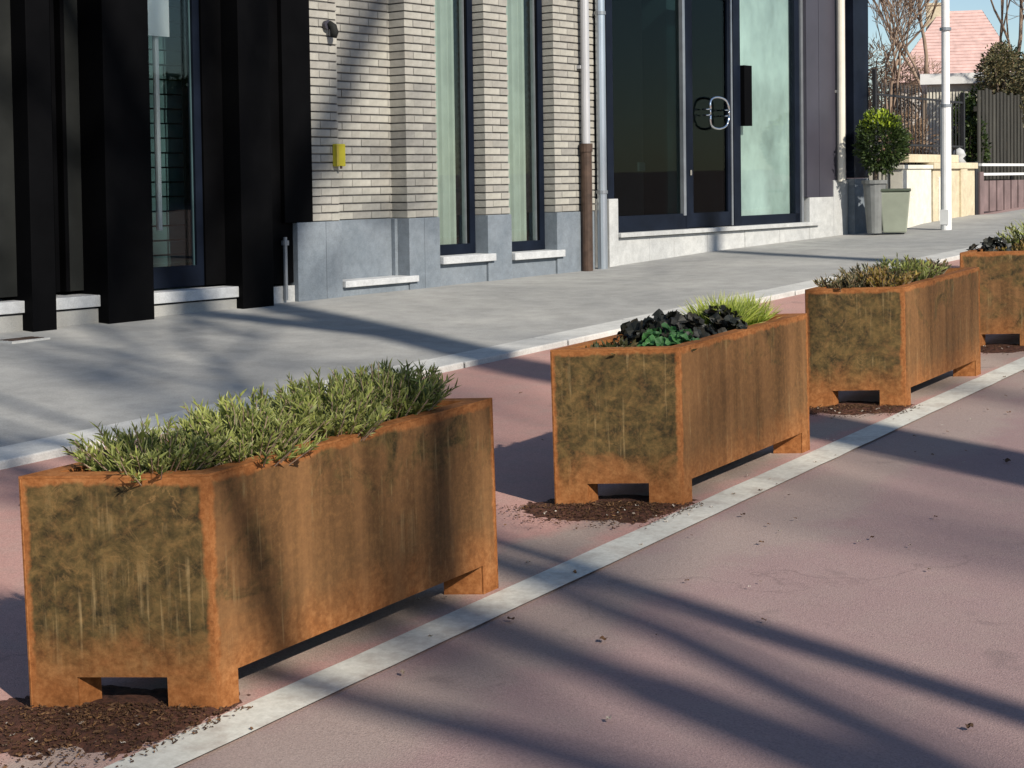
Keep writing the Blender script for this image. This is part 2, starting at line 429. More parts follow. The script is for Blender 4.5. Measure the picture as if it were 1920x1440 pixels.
if sum(f.normal.z for f in bm.faces) < 0: bmesh.ops.reverse_faces(bm, faces=bm.faces)
bm.to_mesh(me); bm.free(); me.polygons.foreach_set('use_smooth', [True] * len(me.polygons))
struct(link('sidewalk', me, 'walk'), 'smooth grey concrete sidewalk in front of the buildings')
# kerb of separate stones
kb = empty('kerb', GM.copy()); struct(kb, 'row of pale flush kerb stones')
y = -3.0; i = 0
while y < 36:
    L = 1.0; g = .008
    a, c = y + g, y + L - g
    b = MB(); zt = .040 + random.uniform(-.003, .003)
    b.prism([(kx(a) - .26, a), (kx(a), a), (kx(c), c), (kx(c) - .26, c)], -.1, zt)
    b.build('kerb_stone', 'kerb', kb, bevel=.008)
    y += L; i += 1
b = MB(); b.prism([(kx(-3) - .255, -3), (kx(-3) - .005, -3), (kx(36) - .005, 36), (kx(36) - .255, 36)], -.1, .026)
b.build('joint_bed', 'mortar', kb)

# ------------------------------------------------------------------ planters
PH, PW, SK = .53, .375, .205                              # height, width across X, skew of the ends
OPEN = .083
def uvpanel(me, org, ex, ez, w, h):
    um = me.uv_layers.new(name='metres'); uf = me.uv_layers.new(name='frac'); us = me.uv_layers.new(name='size')
    for lp in me.loops:
        p = me.vertices[lp.vertex_index].co - org
        u, v = p.dot(ex), p.dot(ez)
        um.data[lp.index].uv = (u, v); uf.data[lp.index].uv = (u / w, v / h); us.data[lp.index].uv = (w, h)
def panel(name, a, c, foot0, foot1, parent, patina, thick=.005):
    """upright steel plate from plan point a to c with a notch that leaves two feet"""
    a = Vector((*a, 0)); c = Vector((*c, 0)); ex = (c - a); w = ex.length; ex.normalize(); ez = Vector((0, 0, 1)); inn = ez.cross(ex)
    out = [(0, 0), (foot0, 0), (foot0, OPEN), (w - foot1, OPEN), (w - foot1, 0), (w, 0), (w, PH), (0, PH)]
    bm = bmesh.new()
    tiles = [[(0, 0), (foot0, 0), (foot0, OPEN), (0, OPEN)], [(w - foot1, 0), (w, 0), (w, OPEN), (w - foot1, OPEN)],
             [(0, OPEN), (foot0, OPEN), (w - foot1, OPEN), (w, OPEN), (w, PH), (0, PH)]]
    vs = {}
    def V(p, d):
        key = (round(p[0], 5), round(p[1], 5), d)
        if key not in vs: vs[key] = bm.verts.new(a + ex * p[0] + ez * p[1] + inn * (thick * d))
        return vs[key]
    for t in tiles:
        bm.faces.new([V(p, 0) for p in t]); bm.faces.new([V(p, 1) for p in reversed(t)])
    for p, q in zip(out, out[1:] + out[:1]): bm.faces.new([V(p, 0), V(p, 1), V(q, 1), V(q, 0)])
    bmesh.ops.recalc_face_normals(bm, faces=bm.faces)
    me = bpy.data.meshes.new(name); bm.to_mesh(me); bm.free()
    uvpanel(me, a, ex, ez, w, PH)
    at = me.attributes.new('patina', 'FLOAT', 'POINT'); at.data.foreach_set('value', [patina] * len(me.vertices))
    return link(name, me, 'corten', parent)
def flat_uv(o, patina=.2):
    me = o.data
    um = me.uv_layers.new(name='metres'); uf = me.uv_layers.new(name='frac'); us = me.uv_layers.new(name='size')
    for pl in me.polygons:
        ax = max(range(3), key=lambda i: abs(pl.normal[i]))
        for li in pl.loop_indices:
            p = me.vertices[me.loops[li].vertex_index].co
            uv = (p.y, p.x) if ax == 2 else ((p.y, p.z) if ax == 0 else (p.x, p.z))
            um.data[li].uv = uv; uf.data[li].uv = (.02, .02); us.data[li].uv = (.5, .5)
    at = me.attributes.new('patina', 'FLOAT', 'POINT'); at.data.foreach_set('value', [patina] * len(me.vertices))
    return o
def planter(X, Y0, L, label, pf, ps):
    t = empty('planter', on_road(X, Y0)); tag(t, label, 'planter', 'rusty steel planters in a row')
    fr, fl = (0, 0), (-PW, -SK); br, bl = (0, L), (-PW, L - SK)
    ew = math.hypot(PW, SK); fw = .26 * ew
    panel('end_panel', fl, fr, fw, fw, t, pf)
    panel('side_panel', fr, br, .068, .072, t, ps)
    panel('end_panel', br, bl, fw, fw, t, ps)
    panel('side_panel', bl, fl, .07, .07, t, ps)
    ex = Vector((PW, SK)).normalized(); ey = Vector((0, 1))
    def loc(p, a, c): return (p[0] + ex.x * a + ey.x * c, p[1] + ex.y * a + ey.y * c)
    th = .006
    # boxed feet behind the plates, and the tray's underside
    for p, sa, sc, d in ((fl, 1, 1, .07), (fr, -1, 1, .068), (br, -1, -1, .072), (bl, 1, -1, .07)):
        q = [loc(p, sa * th, sc * th), loc(p, sa * (fw - .001), sc * th), loc(p, sa * (fw - .001), sc * (d - .001)), loc(p, sa * th, sc * (d - .001))]
        if sa * sc < 0: q.reverse()
        flat_uv(MB().prism(q, .0, OPEN + .02).build('foot', 'corten', t))
    q = [loc(fl, .007, .007), loc(fr, -.007, .007), loc(br, -.007, -.007), loc(bl, .007, -.007)]
    MB().prism(q, OPEN + .022, OPEN + .03).build('tray_bottom', 'panel', t)
    # folded rim: ring of flange with a small lip
    o4 = [fl, fr, br, bl]; w = .05
    i4 = [loc(fl, w, w), loc(fr, -w, w), loc(br, -w, -w), loc(bl, w, -w)]
    b = MB(); z0, z1 = PH + .0005, PH + .006
    for k in range(4):
        k2 = (k + 1) % 4; b.quad((*o4[k], z1), (*o4[k2], z1), (*i4[k2], z1), (*i4[k], z1))
        b.quad((*o4[k], z0), (*o4[k2], z0), (*o4[k2], z1), (*o4[k], z1))
        b.quad((*i4[k2], PH - .045), (*i4[k], PH - .045), (*i4[k], z1), (*i4[k2], z1))
    flat_uv(b.build('rim', 'corten', t), .1)
    # soil inside the tray
    bm = bmesh.new(); nx, ny = 10, 26; g = []
    for j in range(ny + 1):
        for i in range(nx + 1):
            a = .012 + (ew - .024) * i / nx; c = .012 + (L - .024) * j / ny
            p = loc(fl, a, c)
            g.append(bm.verts.new((p[0], p[1], PH - .028 + .016 * noise.noise(Vector((p[0] * 18, p[1] * 18, X + Y0))))))
    for j in range(ny):
        for i in range(nx): bm.faces.new([g[j * (nx + 1) + i], g[j * (nx + 1) + i + 1], g[(j + 1) * (nx + 1) + i + 1], g[(j + 1) * (nx + 1) + i]])
    me = bpy.data.meshes.new('soil'); bm.to_mesh(me); bm.free(); link('soil', me, 'soil', t)
    return t
PX = -2.505
PL = [(PX, 2.480, 1.095, 'rusty steel planter filled end to end with spiky green shrubs', .92, .26),
      (PX, 4.660, 1.045, 'rusty steel planter holding dark purple leaves and lime green sedge', .72, .14),
      (PX, 6.745, 1.045, 'rusty steel planter with heather and golden spiky tufts', .80, .24),
      (PX, 8.830, 1.045, 'rusty steel planter closest to the white pole', .5, .4)]
for p in PL: planter(*p)

# ------------------------------------------------------------------ plants
class LB(MB):                                           # leaf builder: blades with tone / tip attributes
    def __init__(s): super().__init__(); s.tone = []; s.tipa = []
    def blade(s, p, d, L, w, tone, bend=.3, seg=2):
        d = d.normalized(); side = d.cross(Vector((random.uniform(-1, 1), random.uniform(-1, 1), random.uniform(-.3, .3))))
        if side.length < 1e-3: side = Vector((1, 0, 0))
        side.normalize(); nrm = side.cross(d)
        i = len(s.v); pts = []
        for k in range(seg + 1):
            t = k / seg; c = p + d * (L * t) + nrm * (bend * L * t * t) - Vector((0, 0, 1)) * (abs(bend) * .35 * L * t * t)
            ww = w * (1 - t * t) * (.7 + .6 * t) if k < seg else 0
            if k < seg:
                s.v += [tuple(c - side * ww * .5), tuple(c + side * ww * .5)]; s.tone += [tone, tone]; s.tipa += [t * .5] * 2
            else:
                s.v.append(tuple(c)); s.tone.append(tone); s.tipa.append(1.)
        for k in range(seg):
            a = i + 2 * k
            if k < seg - 1: s.f.append((a, a + 1, a + 3, a + 2))
            else: s.f.append((a, a + 1, a + 2))
    def round_leaf(s, c, nrm, r, tone, lob=7, ruf=.25):
        nrm = nrm.normalized(); x = nrm.orthogonal().normalized(); y = nrm.cross(x); a0 = random.uniform(0, 6.28)
        i = len(s.v); n = 14; s.v.append(tuple(c - nrm * r * .18)); s.tone.append(tone); s.tipa.append(0)
        for k in range(n):
            t = a0 + 2 * math.pi * k / n; rr = r * (1 + .16 * math.cos(lob * t)) * random.uniform(.9, 1.1)
            s.v.append(tuple(c + x * rr * math.cos(t) + y * rr * math.sin(t) + nrm * r * ruf * math.sin(3 * t + a0) + nrm * random.uniform(-.08, .08) * r)); s.tone.append(tone * random.uniform(.8, 1.1)); s.tipa.append(.6)
        for k in range(n): s.f.append((i, i + 1 + k, i + 1 + (k + 1) % n))
    def done(s, name, mat, parent=None, mw=None, smooth=False):
        return s.build(name, mat, parent, mw, smooth, 0, {'tone': [max(0, min(1, t)) for t in s.tone], 'tip': [t * t * .8 for t in s.tipa]})
U3 = Vector((0, 0, 1))
def rnd_dir(up):
    a = random.uniform(0, 2 * math.pi); z = random.uniform(up, 1); r = math.sqrt(max(0, 1 - z * z))
    return Vector((r * math.cos(a), r * math.sin(a), z))
def spiky(x, y, h, r, label, mat='leaf_spike', name='spiky_shrub', stems=46, per=20, lw=.008, ll=.042, group=None, squash=1.0, dead=.08):
    t = empty(name, on_road(x, y, PH - .035)); tag(t, label, 'plant', group)
    lb = LB(); sb = MB(); bias = random.uniform(.65, 1.15)
    for i in range(stems):
        a = random.uniform(0, 6.283); q = math.sqrt(random.random())
        base = Vector((math.cos(a) * q * r * .55, math.sin(a) * q * r * .55 * squash, 0))
        lean = Vector((math.cos(a) * q, math.sin(a) * q * squash, 0)) * r * 1.0 + Vector((random.uniform(-.3, .3), random.uniform(-.3, .3), 0)) * r
        H = h * random.uniform(.62, 1.06) * (1 - .35 * q * q)
        top = base + lean * .75 + U3 * H
        sb.tube(base - U3 * .02, top, .0022, .0012, 4, False)
        st = random.uniform(.15, 1) * bias
        for k in range(per):
            f = .12 + .88 * k / per; p = base.lerp(top, f)
            d = (top - base).normalized() * random.uniform(.5, 1.1) + rnd_dir(-.2) * .75
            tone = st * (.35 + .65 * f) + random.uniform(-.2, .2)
            if random.random() < dead: tone = 1.
            lb.blade(p, d, ll * random.uniform(.6, 1.2) * (1.15 - .35 * f), lw * random.uniform(.7, 1.2), tone, random.uniform(-.1, .3))
    lb.done('foliage', mat, t); sb.build('stems', 'twig', t)
    return t
# near planter: six shrubs shoulder to shoulder
def inpl(k, a, c):                                        # a: 0..1 across from kerb side to road side, c: metres along
    X, Y0 = PL[k][0], PL[k][1]
    return X - PW + PW * a, Y0 - SK + SK * a + c
spots = [(.38, .15, .125, .135, 'low spiky shrub at the open end of the all green planter'), (.60, .30, .135, .14, 'bushy light green shrub, second in the all green planter'),
         (.38, .45, .135, .135, 'grey green shrub, third in the all green planter'), (.62, .56, .140, .13, 'straw flecked shrub, fourth in the all green planter'),
         (.40, .70, .150, .125, 'tall olive shrub, fifth in the all green planter'), (.52, .83, .150, .125, 'dark green shrub, second from the far end of the all green planter'),
         (.45, .95, .135, .12, 'fresh green shrub at the far end of the all green planter')]
for i, (a, c, h, r, lbl) in enumerate(spots):
    x, y = inpl(0, a + .05, c * 1.06 + .005); spiky(x, y, h * random.uniform(.92, 1.12) * (1.12 if c > .6 else 1), r * 1.12, lbl, stems=100, per=30, ll=.036, lw=.0062, group='green shrubs in the near planter', dead=[.04, .05, .12, .2, .12, .05, .04][i])
# second planter
def rosette(x, y, h, r, label, mat, n, lr, name='leafy_perennial', ruf=.25, up=.15, z=0):
    t = empty(name, on_road(x, y, PH - .035)); tag(t, label, 'plant')
    lb = LB(); sb = MB()
    for i in range(n):
        a = random.uniform(0, 6.283); q = random.random() ** .6; top = Vector((math.cos(a) * r * q, math.sin(a) * r * q, h * (1 - .5 * q * q) * random.uniform(.55, 1.1)))
        sb.tube((0, 0, -.01), top, .0018, .0012, 4, False)
        nr = Vector((math.cos(a) * q * .9, math.sin(a) * q * .9, .7)) + rnd_dir(-.6) * .6
        lb.round_leaf(top, nr, lr * random.uniform(.6, 1.15), random.uniform(.1, .95), random.choice((5, 7)), ruf)
    lb.done('leaves', mat, t, None); sb.build('stems', 'leaf_low' if mat != 'leaf_dark' else mat, t)
    return t
def sedge(x, y, h, r, label, n=420, mat='leaf_sedge', w=.006):
    t = empty('sedge_tuft', on_road(x, y, PH - .035)); tag(t, label, 'grass tuft')
    lb = LB()
    for i in range(n):
        a = random.uniform(0, 6.283); q = random.random()
        d = Vector((math.cos(a) * q * .9, math.sin(a) * q * .9, 1.0))
        lb.blade(Vector((math.cos(a) * r * .3 * q, math.sin(a) * r * .3 * q, -.01)), d, h * random.uniform(.6, 1.15), w * random.uniform(.6, 1.2), random.random(), random.uniform(.1, .5), 4)
    lb.done('blades', mat, t); return t
x, y = inpl(1, .30, .13); spiky(x, y, .045, .10, 'low straggly ground cover beside the green ruffled leaves', 'leaf_low', 'ground_cover', 30, 9, .014, .03)
x, y = inpl(1, .80, .15); spiky(x, y, .035, .07, 'small brownish creeper in the front corner before the ruffled leaves', 'leaf_low', 'ground_cover', 18, 8, .012, .026)
x, y = inpl(1, .62, .27); rosette(x, y, .075, .11, 'ruffled bright green leafy plant in front of the purple black one', 'leaf_green', 48, .024)
x, y = inpl(1, .42, .44); rosette(x, y, .105, .17, 'purple black leafy plant between ruffled green leaves and lime sedge', 'leaf_dark', 95, .027)
x, y = inpl(1, .60, .62); rosette(x, y, .105, .13, 'purple black leafy plant right against the lime sedge', 'leaf_dark', 70, .026)
x, y = inpl(1, .30, .30); rosette(x, y, .06, .08, 'small dark leaved seedling at the kerb side of the ruffled green plant', 'leaf_dark', 16, .022)
x, y = inpl(1, .55, .74); sedge(x, y, .165, .15, 'lime green sedge tuft at the far end of its planter', 700, w=.009)
x, y = inpl(1, .62, .90); sedge(x, y, .15, .13, 'smaller lime sedge tuft leaning over the planter edge', 420, w=.009)
# third planter
for (a, c, h, r, mt, lbl, dd) in [(.30, .12, .10, .10, 'leaf_heath', 'reddish tipped heather at the front of its planter', .2), (.62, .22, .115, .11, 'leaf_gold', 'golden yellow spiky tuft among the heather', .1),
         (.35, .36, .12, .12, 'leaf_heath', 'grey green heather just behind the golden tuft', .05), (.62, .50, .125, .12, 'leaf_spike', 'olive heather in the middle of its planter', .05),
         (.40, .66, .13, .12, 'leaf_spike', 'tall green heather in the far half of its planter', .05), (.55, .82, .11, .11, 'leaf_heath', 'dull heather next to the last rosy tuft', .1), (.45, .95, .085, .09, 'leaf_gold', 'low rosy tuft at the far end of the heather planter', .5)]:
    x, y = inpl(2, a, c); spiky(x, y, h, r, lbl, mt, 'heather', 44, 18, .009, .036, 'heathers in the third planter', 1, dd)
x, y = inpl(3, .25, .20); rosette(x, y, .10, .12, 'dark leafy plant in the planter closest to the white pole', 'leaf_dark', 40, .026)
x, y = inpl(3, .60, .22); spiky(x, y, .085, .11, 'golden tuft at the front of the planter closest to the white pole', 'leaf_gold', 'heather', 34, 16, .009, .035)
x, y = inpl(3, .50, .52); spiky(x, y, .17, .14, 'rounded green shrub in the planter closest to the white pole', 'leaf_spike', 'spiky_shrub', 50, 18, .009, .042)
x, y = inpl(3, .50, .80); sedge(x, y, .24, .12, 'pale green sedge tuft in the planter closest to the white pole', 300)

# soil spilled on the ground before each planter, with chips and leaves
def spill(k, label, w=.44, d=.24, chips=150, seed=1):
    rs = random.Random(seed); X, Y0 = PL[k][0], PL[k][1]
    b = MB(); lb = LB(); nx, ny = 44, 28
    ex = Vector((PW, SK)).normalized(); out = Vector((ex.y, -ex.x))
    o = Vector((X - PW, Y0 - SK)); ew = math.hypot(PW, SK)
    def z(a, c):                                          # a along the end plate, c outwards
        e = 1 - max(abs((a - ew * .47) / (w * .62)) ** 2.2, 0) - (max(0, c - .02) / d) ** 1.6 - (max(0, -c) / .17) ** 2
        e += .55 * noise.noise(Vector((a * 9, c * 9, seed))) + .25 * noise.noise(Vector((a * 30, c * 30, seed)))
        qq = o + ex * a + out * c
        e -= max(0, qq.x - (-2.50 + .03 * noise.noise(Vector((a * 25, c * 25, seed + 4))))) * 40
        return .004 + .014 * min(e, .8) + .004 * noise.noise(Vector((a * 70, c * 70, seed)))
    P = [[None] * (ny + 1) for _ in range(nx + 1)]
    for i in range(nx + 1):
        for j in range(ny + 1):
            a = -.16 + (ew + .32) * i / nx; c = -.16 + (d + .24) * j / ny
            q = o + ex * a + out * c; P[i][j] = (q.x, q.y, z(a, c))
    bm = bmesh.new(); vv = [[bm.verts.new(P[i][j]) for j in range(ny + 1)] for i in range(nx + 1)]
    for i in range(nx):
        for j in range(ny): bm.faces.new([vv[i][j], vv[i + 1][j], vv[i + 1][j + 1], vv[i][j + 1]])
    bmesh.ops.delete(bm, geom=[f for f in bm.faces if max(v.co.z for v in f.verts) < .002], context='FACES')
    bmesh.ops.recalc_face_normals(bm, faces=bm.faces)
    if sum(f.normal.z for f in bm.faces) < 0: bmesh.ops.reverse_faces(bm, faces=bm.faces)
    me = bpy.data.meshes.new('spilled_soil'); bm.to_mesh(me); bm.free(); me.polygons.foreach_set('use_smooth', [True] * len(me.polygons))
    t = link('spilled_soil', me, 'mulch', None, GM.copy()); tag(t, label, 'soil', None, 'stuff')
    cl = MB()
    for i in range(chips):
        a = rs.gauss(ew * .47, ew * .42); c = abs(rs.gauss(0, d * .75)) - .02; zz = max(.008, z(a, c))
        if (o + ex * a + out * c).x > -2.44 or c > d * 1.9: continue
        q = o + ex * a + out * c; p = Vector((q.x, q.y, zz + .003))
        if rs.random() < .22: lb.blade(p, Vector((rs.uniform(-1, 1), rs.uniform(-1, 1), rs.uniform(-.1, .5))), rs.uniform(.007, .017), rs.uniform(.002, .006), rs.random() ** 2, .2)
        else: lb.round_leaf(p, Vector((rs.uniform(-.4, .4), rs.uniform(-.4, .4), 1)), rs.uniform(.0012, .0045), rs.random() ** 3 * .6, 5, .3)
    c = lb.done('crumbs', 'leaf_dry', t); c['kind'] = 'stuff'
    lb = LB()
    for i in range(14):
        a = rs.uniform(-.05, ew + .05); c = rs.uniform(.02, d); q = o + ex * a + out * c
        lb.round_leaf(Vector((q.x, q.y, max(.006, z(a, c)) + .005)), Vector((rs.uniform(-.5, .5), rs.uniform(-.5, .5), 1)), rs.uniform(.003, .007), rs.random(), 4, .3)
    c = lb.done('chips', 'debris', t); c['kind'] = 'stuff'
    return t
spill(0, 'brown soil spilled before the all green planter', .56, .22, 2600, 3)
spill(1, 'brown soil spilled before the planter of purple leaves', .50, .18, 2000, 5)
spill(2, 'brown soil spilled before the heather planter', .46, .15, 1200, 9)
spill(3, 'brown soil spilled before the planter closest to the white pole', .46, .16, 400, 12)
lb = LB(); rs = random.Random(4)
for i in range(80):
    x = -2.4 + abs(rs.gauss(0, .55)); y = rs.uniform(2.2, 9)
    if rs.random() < .35: x = rs.uniform(-5, -2.9)
    lb.round_leaf(Vector((x, y, .012)), Vector((rs.uniform(-.3, .3), rs.uniform(-.3, .3), 1)), rs.uniform(.003, .009) if rs.random() < .9 else rs.uniform(.008, .014), rs.random() ** 1.5, 5, .3)
tag(lb.done('leaf_litter', 'leaf_dry', None, GM.copy()), 'dry leaf crumbs scattered over the road', 'litter', None, 'stuff')
lb = LB()
for i in range(70):
    lb.round_leaf(Vector((-2.4 + rs.gauss(0, .45), rs.uniform(2.2, 9), .011)), Vector((rs.uniform(-.3, .3), rs.uniform(-.3, .3), 1)), rs.uniform(.003, .007), rs.random(), 4, .4)
tag(lb.done('grit', 'debris', None, GM.copy()), 'pale grit and stone chips lying on the road', 'grit', None, 'stuff')

# ------------------------------------------------------------------ buildings
def bbox(parent, name, mat, s0, s1, y0, y1, z0, z1, bevel=0.0):
    return MB().box(min(s0, s1), max(s0, s1), min(y0, y1), max(y0, y1), min(z0, z1), max(z0, z1)).build(name, mat, parent, None, False, bevel)
TOP = 6.2
# --- cream brick building
BK = empty('brick_building', FM.copy()); tag(BK, 'cream brick building with two slim windows on a blue stone plinth', 'building')
SB = dict(p1=(fs(583), fs(635)), n=(fs(635), fs(762)), p2=(fs(762), fs(820)), w1=(fs(820), fs(910)), p3=(fs(910), fs(955)), w2=(fs(955), fs(1040)), p4=(fs(1040), fs(1116)))
PZ = .962; CO = .0632; BH = .0515; DEP = .13
tones = random.Random(11); cands = []
def bricks(s0, s1, y0, y1, z0, z1, row_off):
    nrow = int(round((z1 - z0) / CO))
    for r in range(nrow):
        z = z0 + r * CO; s = s0 - (.105 if (r + row_off) % 2 else 0)
        while s < s1 - .004:
            a, c = max(s, s0), min(s + .205, s1)
            if c - a > .012: cands.append((a + .0007, c - .0007, y0 + tones.uniform(-.0025, .0025), y1, z + .0, z + BH))
            s += .208
for k, ro in (('p1', 0), ('p2', 1), ('p3', 0), ('p4', 1)): bricks(SB[k][0], SB[k][1], 0, DEP + .05, PZ + .006, 3.36, ro)
ND = .165
bricks(SB['n'][0], SB['n'][1], ND, ND + .06, PZ + .006, 3.36, 1)
seen = sorted(range(len(cands)), key=lambda i: (cands[i][4] > 2.85, -(cands[i][1] - cands[i][0])))
big = set(seen[:296]); st = MB(); tone = []
cache = {}
for i, (a, c, y0, y1, z0, z1) in enumerate(cands):
    if i in big:
        key = (round(c - a, 2), round(y1 - y0, 2), )
        if key not in cache:
            w = c - a; mb = MB().box(0, w, 0, y1 - y0, 0, BH)
            me = bpy.data.meshes.new('brick'); me.from_pydata(mb.v, [], mb.f); bm = bmesh.new(); bm.from_mesh(me)
            bmesh.ops.bevel(bm, geom=[e for e in bm.edges if e.verts[0].co.y < .001 and e.verts[1].co.y < .001 and abs(e.verts[0].co.z - e.verts[1].co.z) < .001], offset=.003, segments=1, affect='EDGES')
            bm.to_mesh(me); bm.free(); cache[key] = (me, w)
        me, w = cache[key]
        o = link('brick', me, 'brick', BK); o.location = (a, y0, z0); o.scale.x = (c - a) / w
    else:
        st.box(a, c, y0, y1, z0, z1); tone += [tones.random()] * 8
o = st.build('upper_bricks', 'brick', BK, attrs={'tone': tone}); o['kind'] = 'stuff'
# mortar core behind the bricks, with the openings left free
bbox(BK, 'mortar_core', 'mortar', SB['p1'][0], SB['p1'][1] - .001, .011, .5, PZ, 3.36)
bbox(BK, 'mortar_core', 'mortar', SB['p2'][0] + .011, SB['p2'][1] - .004, .011, .5, PZ, 3.36)
bbox(BK, 'mortar_core', 'mortar', SB['p3'][0] + .011, SB['p3'][1] - .004, .011, .5, PZ, 3.36)
bbox(BK, 'mortar_core', 'mortar', SB['p4'][0] + .011, SB['p4'][1] - .001, .011, .5, PZ, 3.36)
bbox(BK, 'mortar_core', 'mortar', SB['n'][0], SB['n'][1], ND + .011, .5, PZ, 3.36)
bbox(BK, 'upper_wall', 'brick', SB['p1'][0], SB['p4'][1], .0, 6, 3.37, TOP)
bbox(BK, 'parapet', 'blue', SB['p1'][0] - .01, SB['p4'][1] - .002, -.05, 6.05, TOP, TOP + .12)
# plinth stones
zg = .25
def stone(u0, u1, z0, z1, y0=-.018, y1=.3, mat='blue', name='plinth_stone', off=0):
    return bbox(BK, name, mat, fs(u0, off) + .0015, fs(u1, off) - .0015, y0, y1, z0, z1, .004)
stone(552, 606, zg, PZ); stone(606, 636, zg, PZ)
stone(762, 791, zg, PZ); stone(791, 820, zg, PZ)
stone(910, 955, zg, PZ); stone(1040, 1090, zg, PZ); stone(1090.5, 1116, zg, PZ, .01)
# niche: recessed plinth panel, jamb stone and sill
bbox(BK, 'niche_panel', 'blue', SB['n'][0] - .0, SB['n'][1] + .002, ND - .02, ND + .2, zg, PZ, .003)
bbox(BK, 'jamb_stone', 'blue', SB['n'][1] - .035, SB['n'][1] - .002, ND - .06, ND - .021, .5, PZ - .002, .003)
bbox(BK, 'sill', 'sill', SB['n'][0] + .01, fs(775), -.045, ND - .022, .455, .505, .005)
bbox(BK, 'sill_base', 'blue', SB['n'][0] + .002, SB['n'][1] - .002, -.005, ND - .021, zg, .452)
# slim windows
def slim_window(s0, s1, zb, u_end):
    w = bbox(BK, 'sill', 'sill', s0 + .004, u_end, -.05, DEP + .05, zb, zb + .062, .005)
    bbox(BK, 'sill_base', 'blue', s0 + .002, s1 - .002, .002, DEP + .05, zg, zb - .002)
    fr = empty('window', Matrix.Identity(4)); fr.parent = BK; fr.matrix_local = Matrix.Translation((s0, DEP - .01, zb + .064))
    W_, H_ = s1 - s0, 3.36 - zb - .064; d = .06
    MB().box(.002, .05, 0, d, 0, H_).box(W_ - .07, W_ - .002, 0, d, 0, H_).box(.05, W_ - .07, 0, d, 0, .085).box(.05, W_ - .07, 0, d, H_ - .08, H_).build('frame', 'navy', fr)
    MB().box(W_ - .105, W_ - .07, .012, .05, .085, H_ - .08).build('sash', 'black', fr)
    MB().box(W_ - .112, W_ - .106, .006, .05, .085, H_ - .08).build('edge_trim', 'grey', fr)
    MB().box(.05, W_ - .112, .026, .034, .085, H_ - .08).build('pane', 'glass', fr)
    # folds of a pale curtain close behind the pane
    b = MB(); n_ = 40; x0, x1 = .02, W_ - .05
    pts = [(x0 + (x1 - x0) * i / n_, .16 + .022 * math.sin(i * 1.15) + .008 * math.sin(i * .43)) for i in range(n_ + 1)]
    for p, q in zip(pts, pts[1:]): b.quad((*p, .06), (*q, .06), (*q, H_ - .05), (*p, H_ - .05))
    b.build('curtain', 'blind', fr, smooth=True)
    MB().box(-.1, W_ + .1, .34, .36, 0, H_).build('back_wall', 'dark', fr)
slim_window(*SB['w1'], .577, fs(920)); slim_window(*SB['w2'], .568, fs(1050))
# roof lid and ends keep daylight out
bbox(BK, 'rear_wall', 'mortar', SB['p1'][0], SB['p4'][1], 5.9, 6.0, .2, 3.36)

# --- black clad building
DK = empty('black_building', FM.copy()); tag(DK, 'black clad building with tall columns and a slim teal window', 'building')
s_end = fs(552) - .002
def dcol(u0, u1, v, out, name='column'):
    a, z0 = fac(u0, v, out); c, z1 = fac(u1, v, out)
    return bbox(DK, name, 'black', a, c, -out, .2, min(z0, z1) - .12, TOP, .004)
dcol(62, 107, 612, .14); dcol(204, 290, 592, .14); dcol(456, 514, 566, .10)
s1a = fs(-190, .0, 560); sc1 = fs(62, .14, 612); sc2 = fs(204, .14, 592); sc2b = fs(290, .14, 592); sc3 = fs(456, .1, 566); sc3b = fs(514, .1, 566)
# left bay: charcoal panel, dark slit
bbox(DK, 'wall_panel', 'panel', s1a, fs(58, 0, 500) , .02, .2, .57, TOP)
bbox(DK, 'wall_panel', 'black', fs(58, 0, 500), sc2 + .3, .26, .4, .57, TOP)
bbox(DK, 'wall_panel', 'panel', fs(150, .0, 500), sc2 + .12, .12, .25, .57, TOP)
for u in (122, 141): bbox(DK, 'fin', 'black', fs(u, 0, 500), fs(u, 0, 500) + .03, .10, .26, .57, TOP)
ta, tz0 = fac(97, 140, -.2); tz1 = fac(97, 8, -.2)[1]
bbox(DK, 'trim_strip', 'zincdull', ta, ta + .035, .2, .255, tz0, tz1 + .3)
def dsill(sa, sb, zb=.47):
    bbox(DK, 'sill', 'sill', sa, sb, -.055, .25, zb, zb + .075, .005); bbox(DK, 'base_stone', 'walk', sa + .001, sb - .001, -.03, .25, .2, zb - .012)
dsill(s1a, sc1 + .02); dsill(fs(107, .14, 609) - .02, sc2 + .02); dsill(sc2b - .02, fs(456, .0, 560), .455)
bbox(DK, 'base_stone', 'pale', fs(456, 0, 560), s_end, .02, .25, .2, .50)
# window bay between the wide and the slim column
wz0 = .545; wa, wb = sc2b - .03, fs(398, 0, 400)
wn = empty('window', Matrix.Identity(4)); wn.parent = DK; wn.matrix_local = Matrix.Translation((wa, .10, wz0)); W_ = wb - wa; H_ = 3.3 - wz0
MB().box(0, .03, 0, .06, 0, H_).box(W_ - .06, W_, 0, .06, 0, H_).box(.03, W_ - .06, 0, .06, 0, .145).box(.03, W_ - .06, 0, .06, H_ - .08, H_).build('frame', 'navy', wn)
MB().box(.03, W_ - .06, .026, .034, .145, H_ - .08).build('pane', 'glass', wn)
MB().box(W_ - .10, W_ - .09, -.012, -.002, .145, H_ - .08).build('edge_trim', 'teal', wn)
b = MB()
for r in range(26):                                        # teal blocks built in for the brickwork reflected in the pane
    for q in range(5):
        x0 = -.2 + q * .36 + (.18 if r % 2 else 0) ; b.box(x0, x0 + .345, .42 + random.uniform(0, .02), .6, r * .105, r * .105 + .093)
o = b.build('reflected_blocks', 'teal', wn); o['kind'] = 'stuff'
px_, pz_ = fac(299, 432, -.2); pt_ = fac(297, 60, -.2)[1]
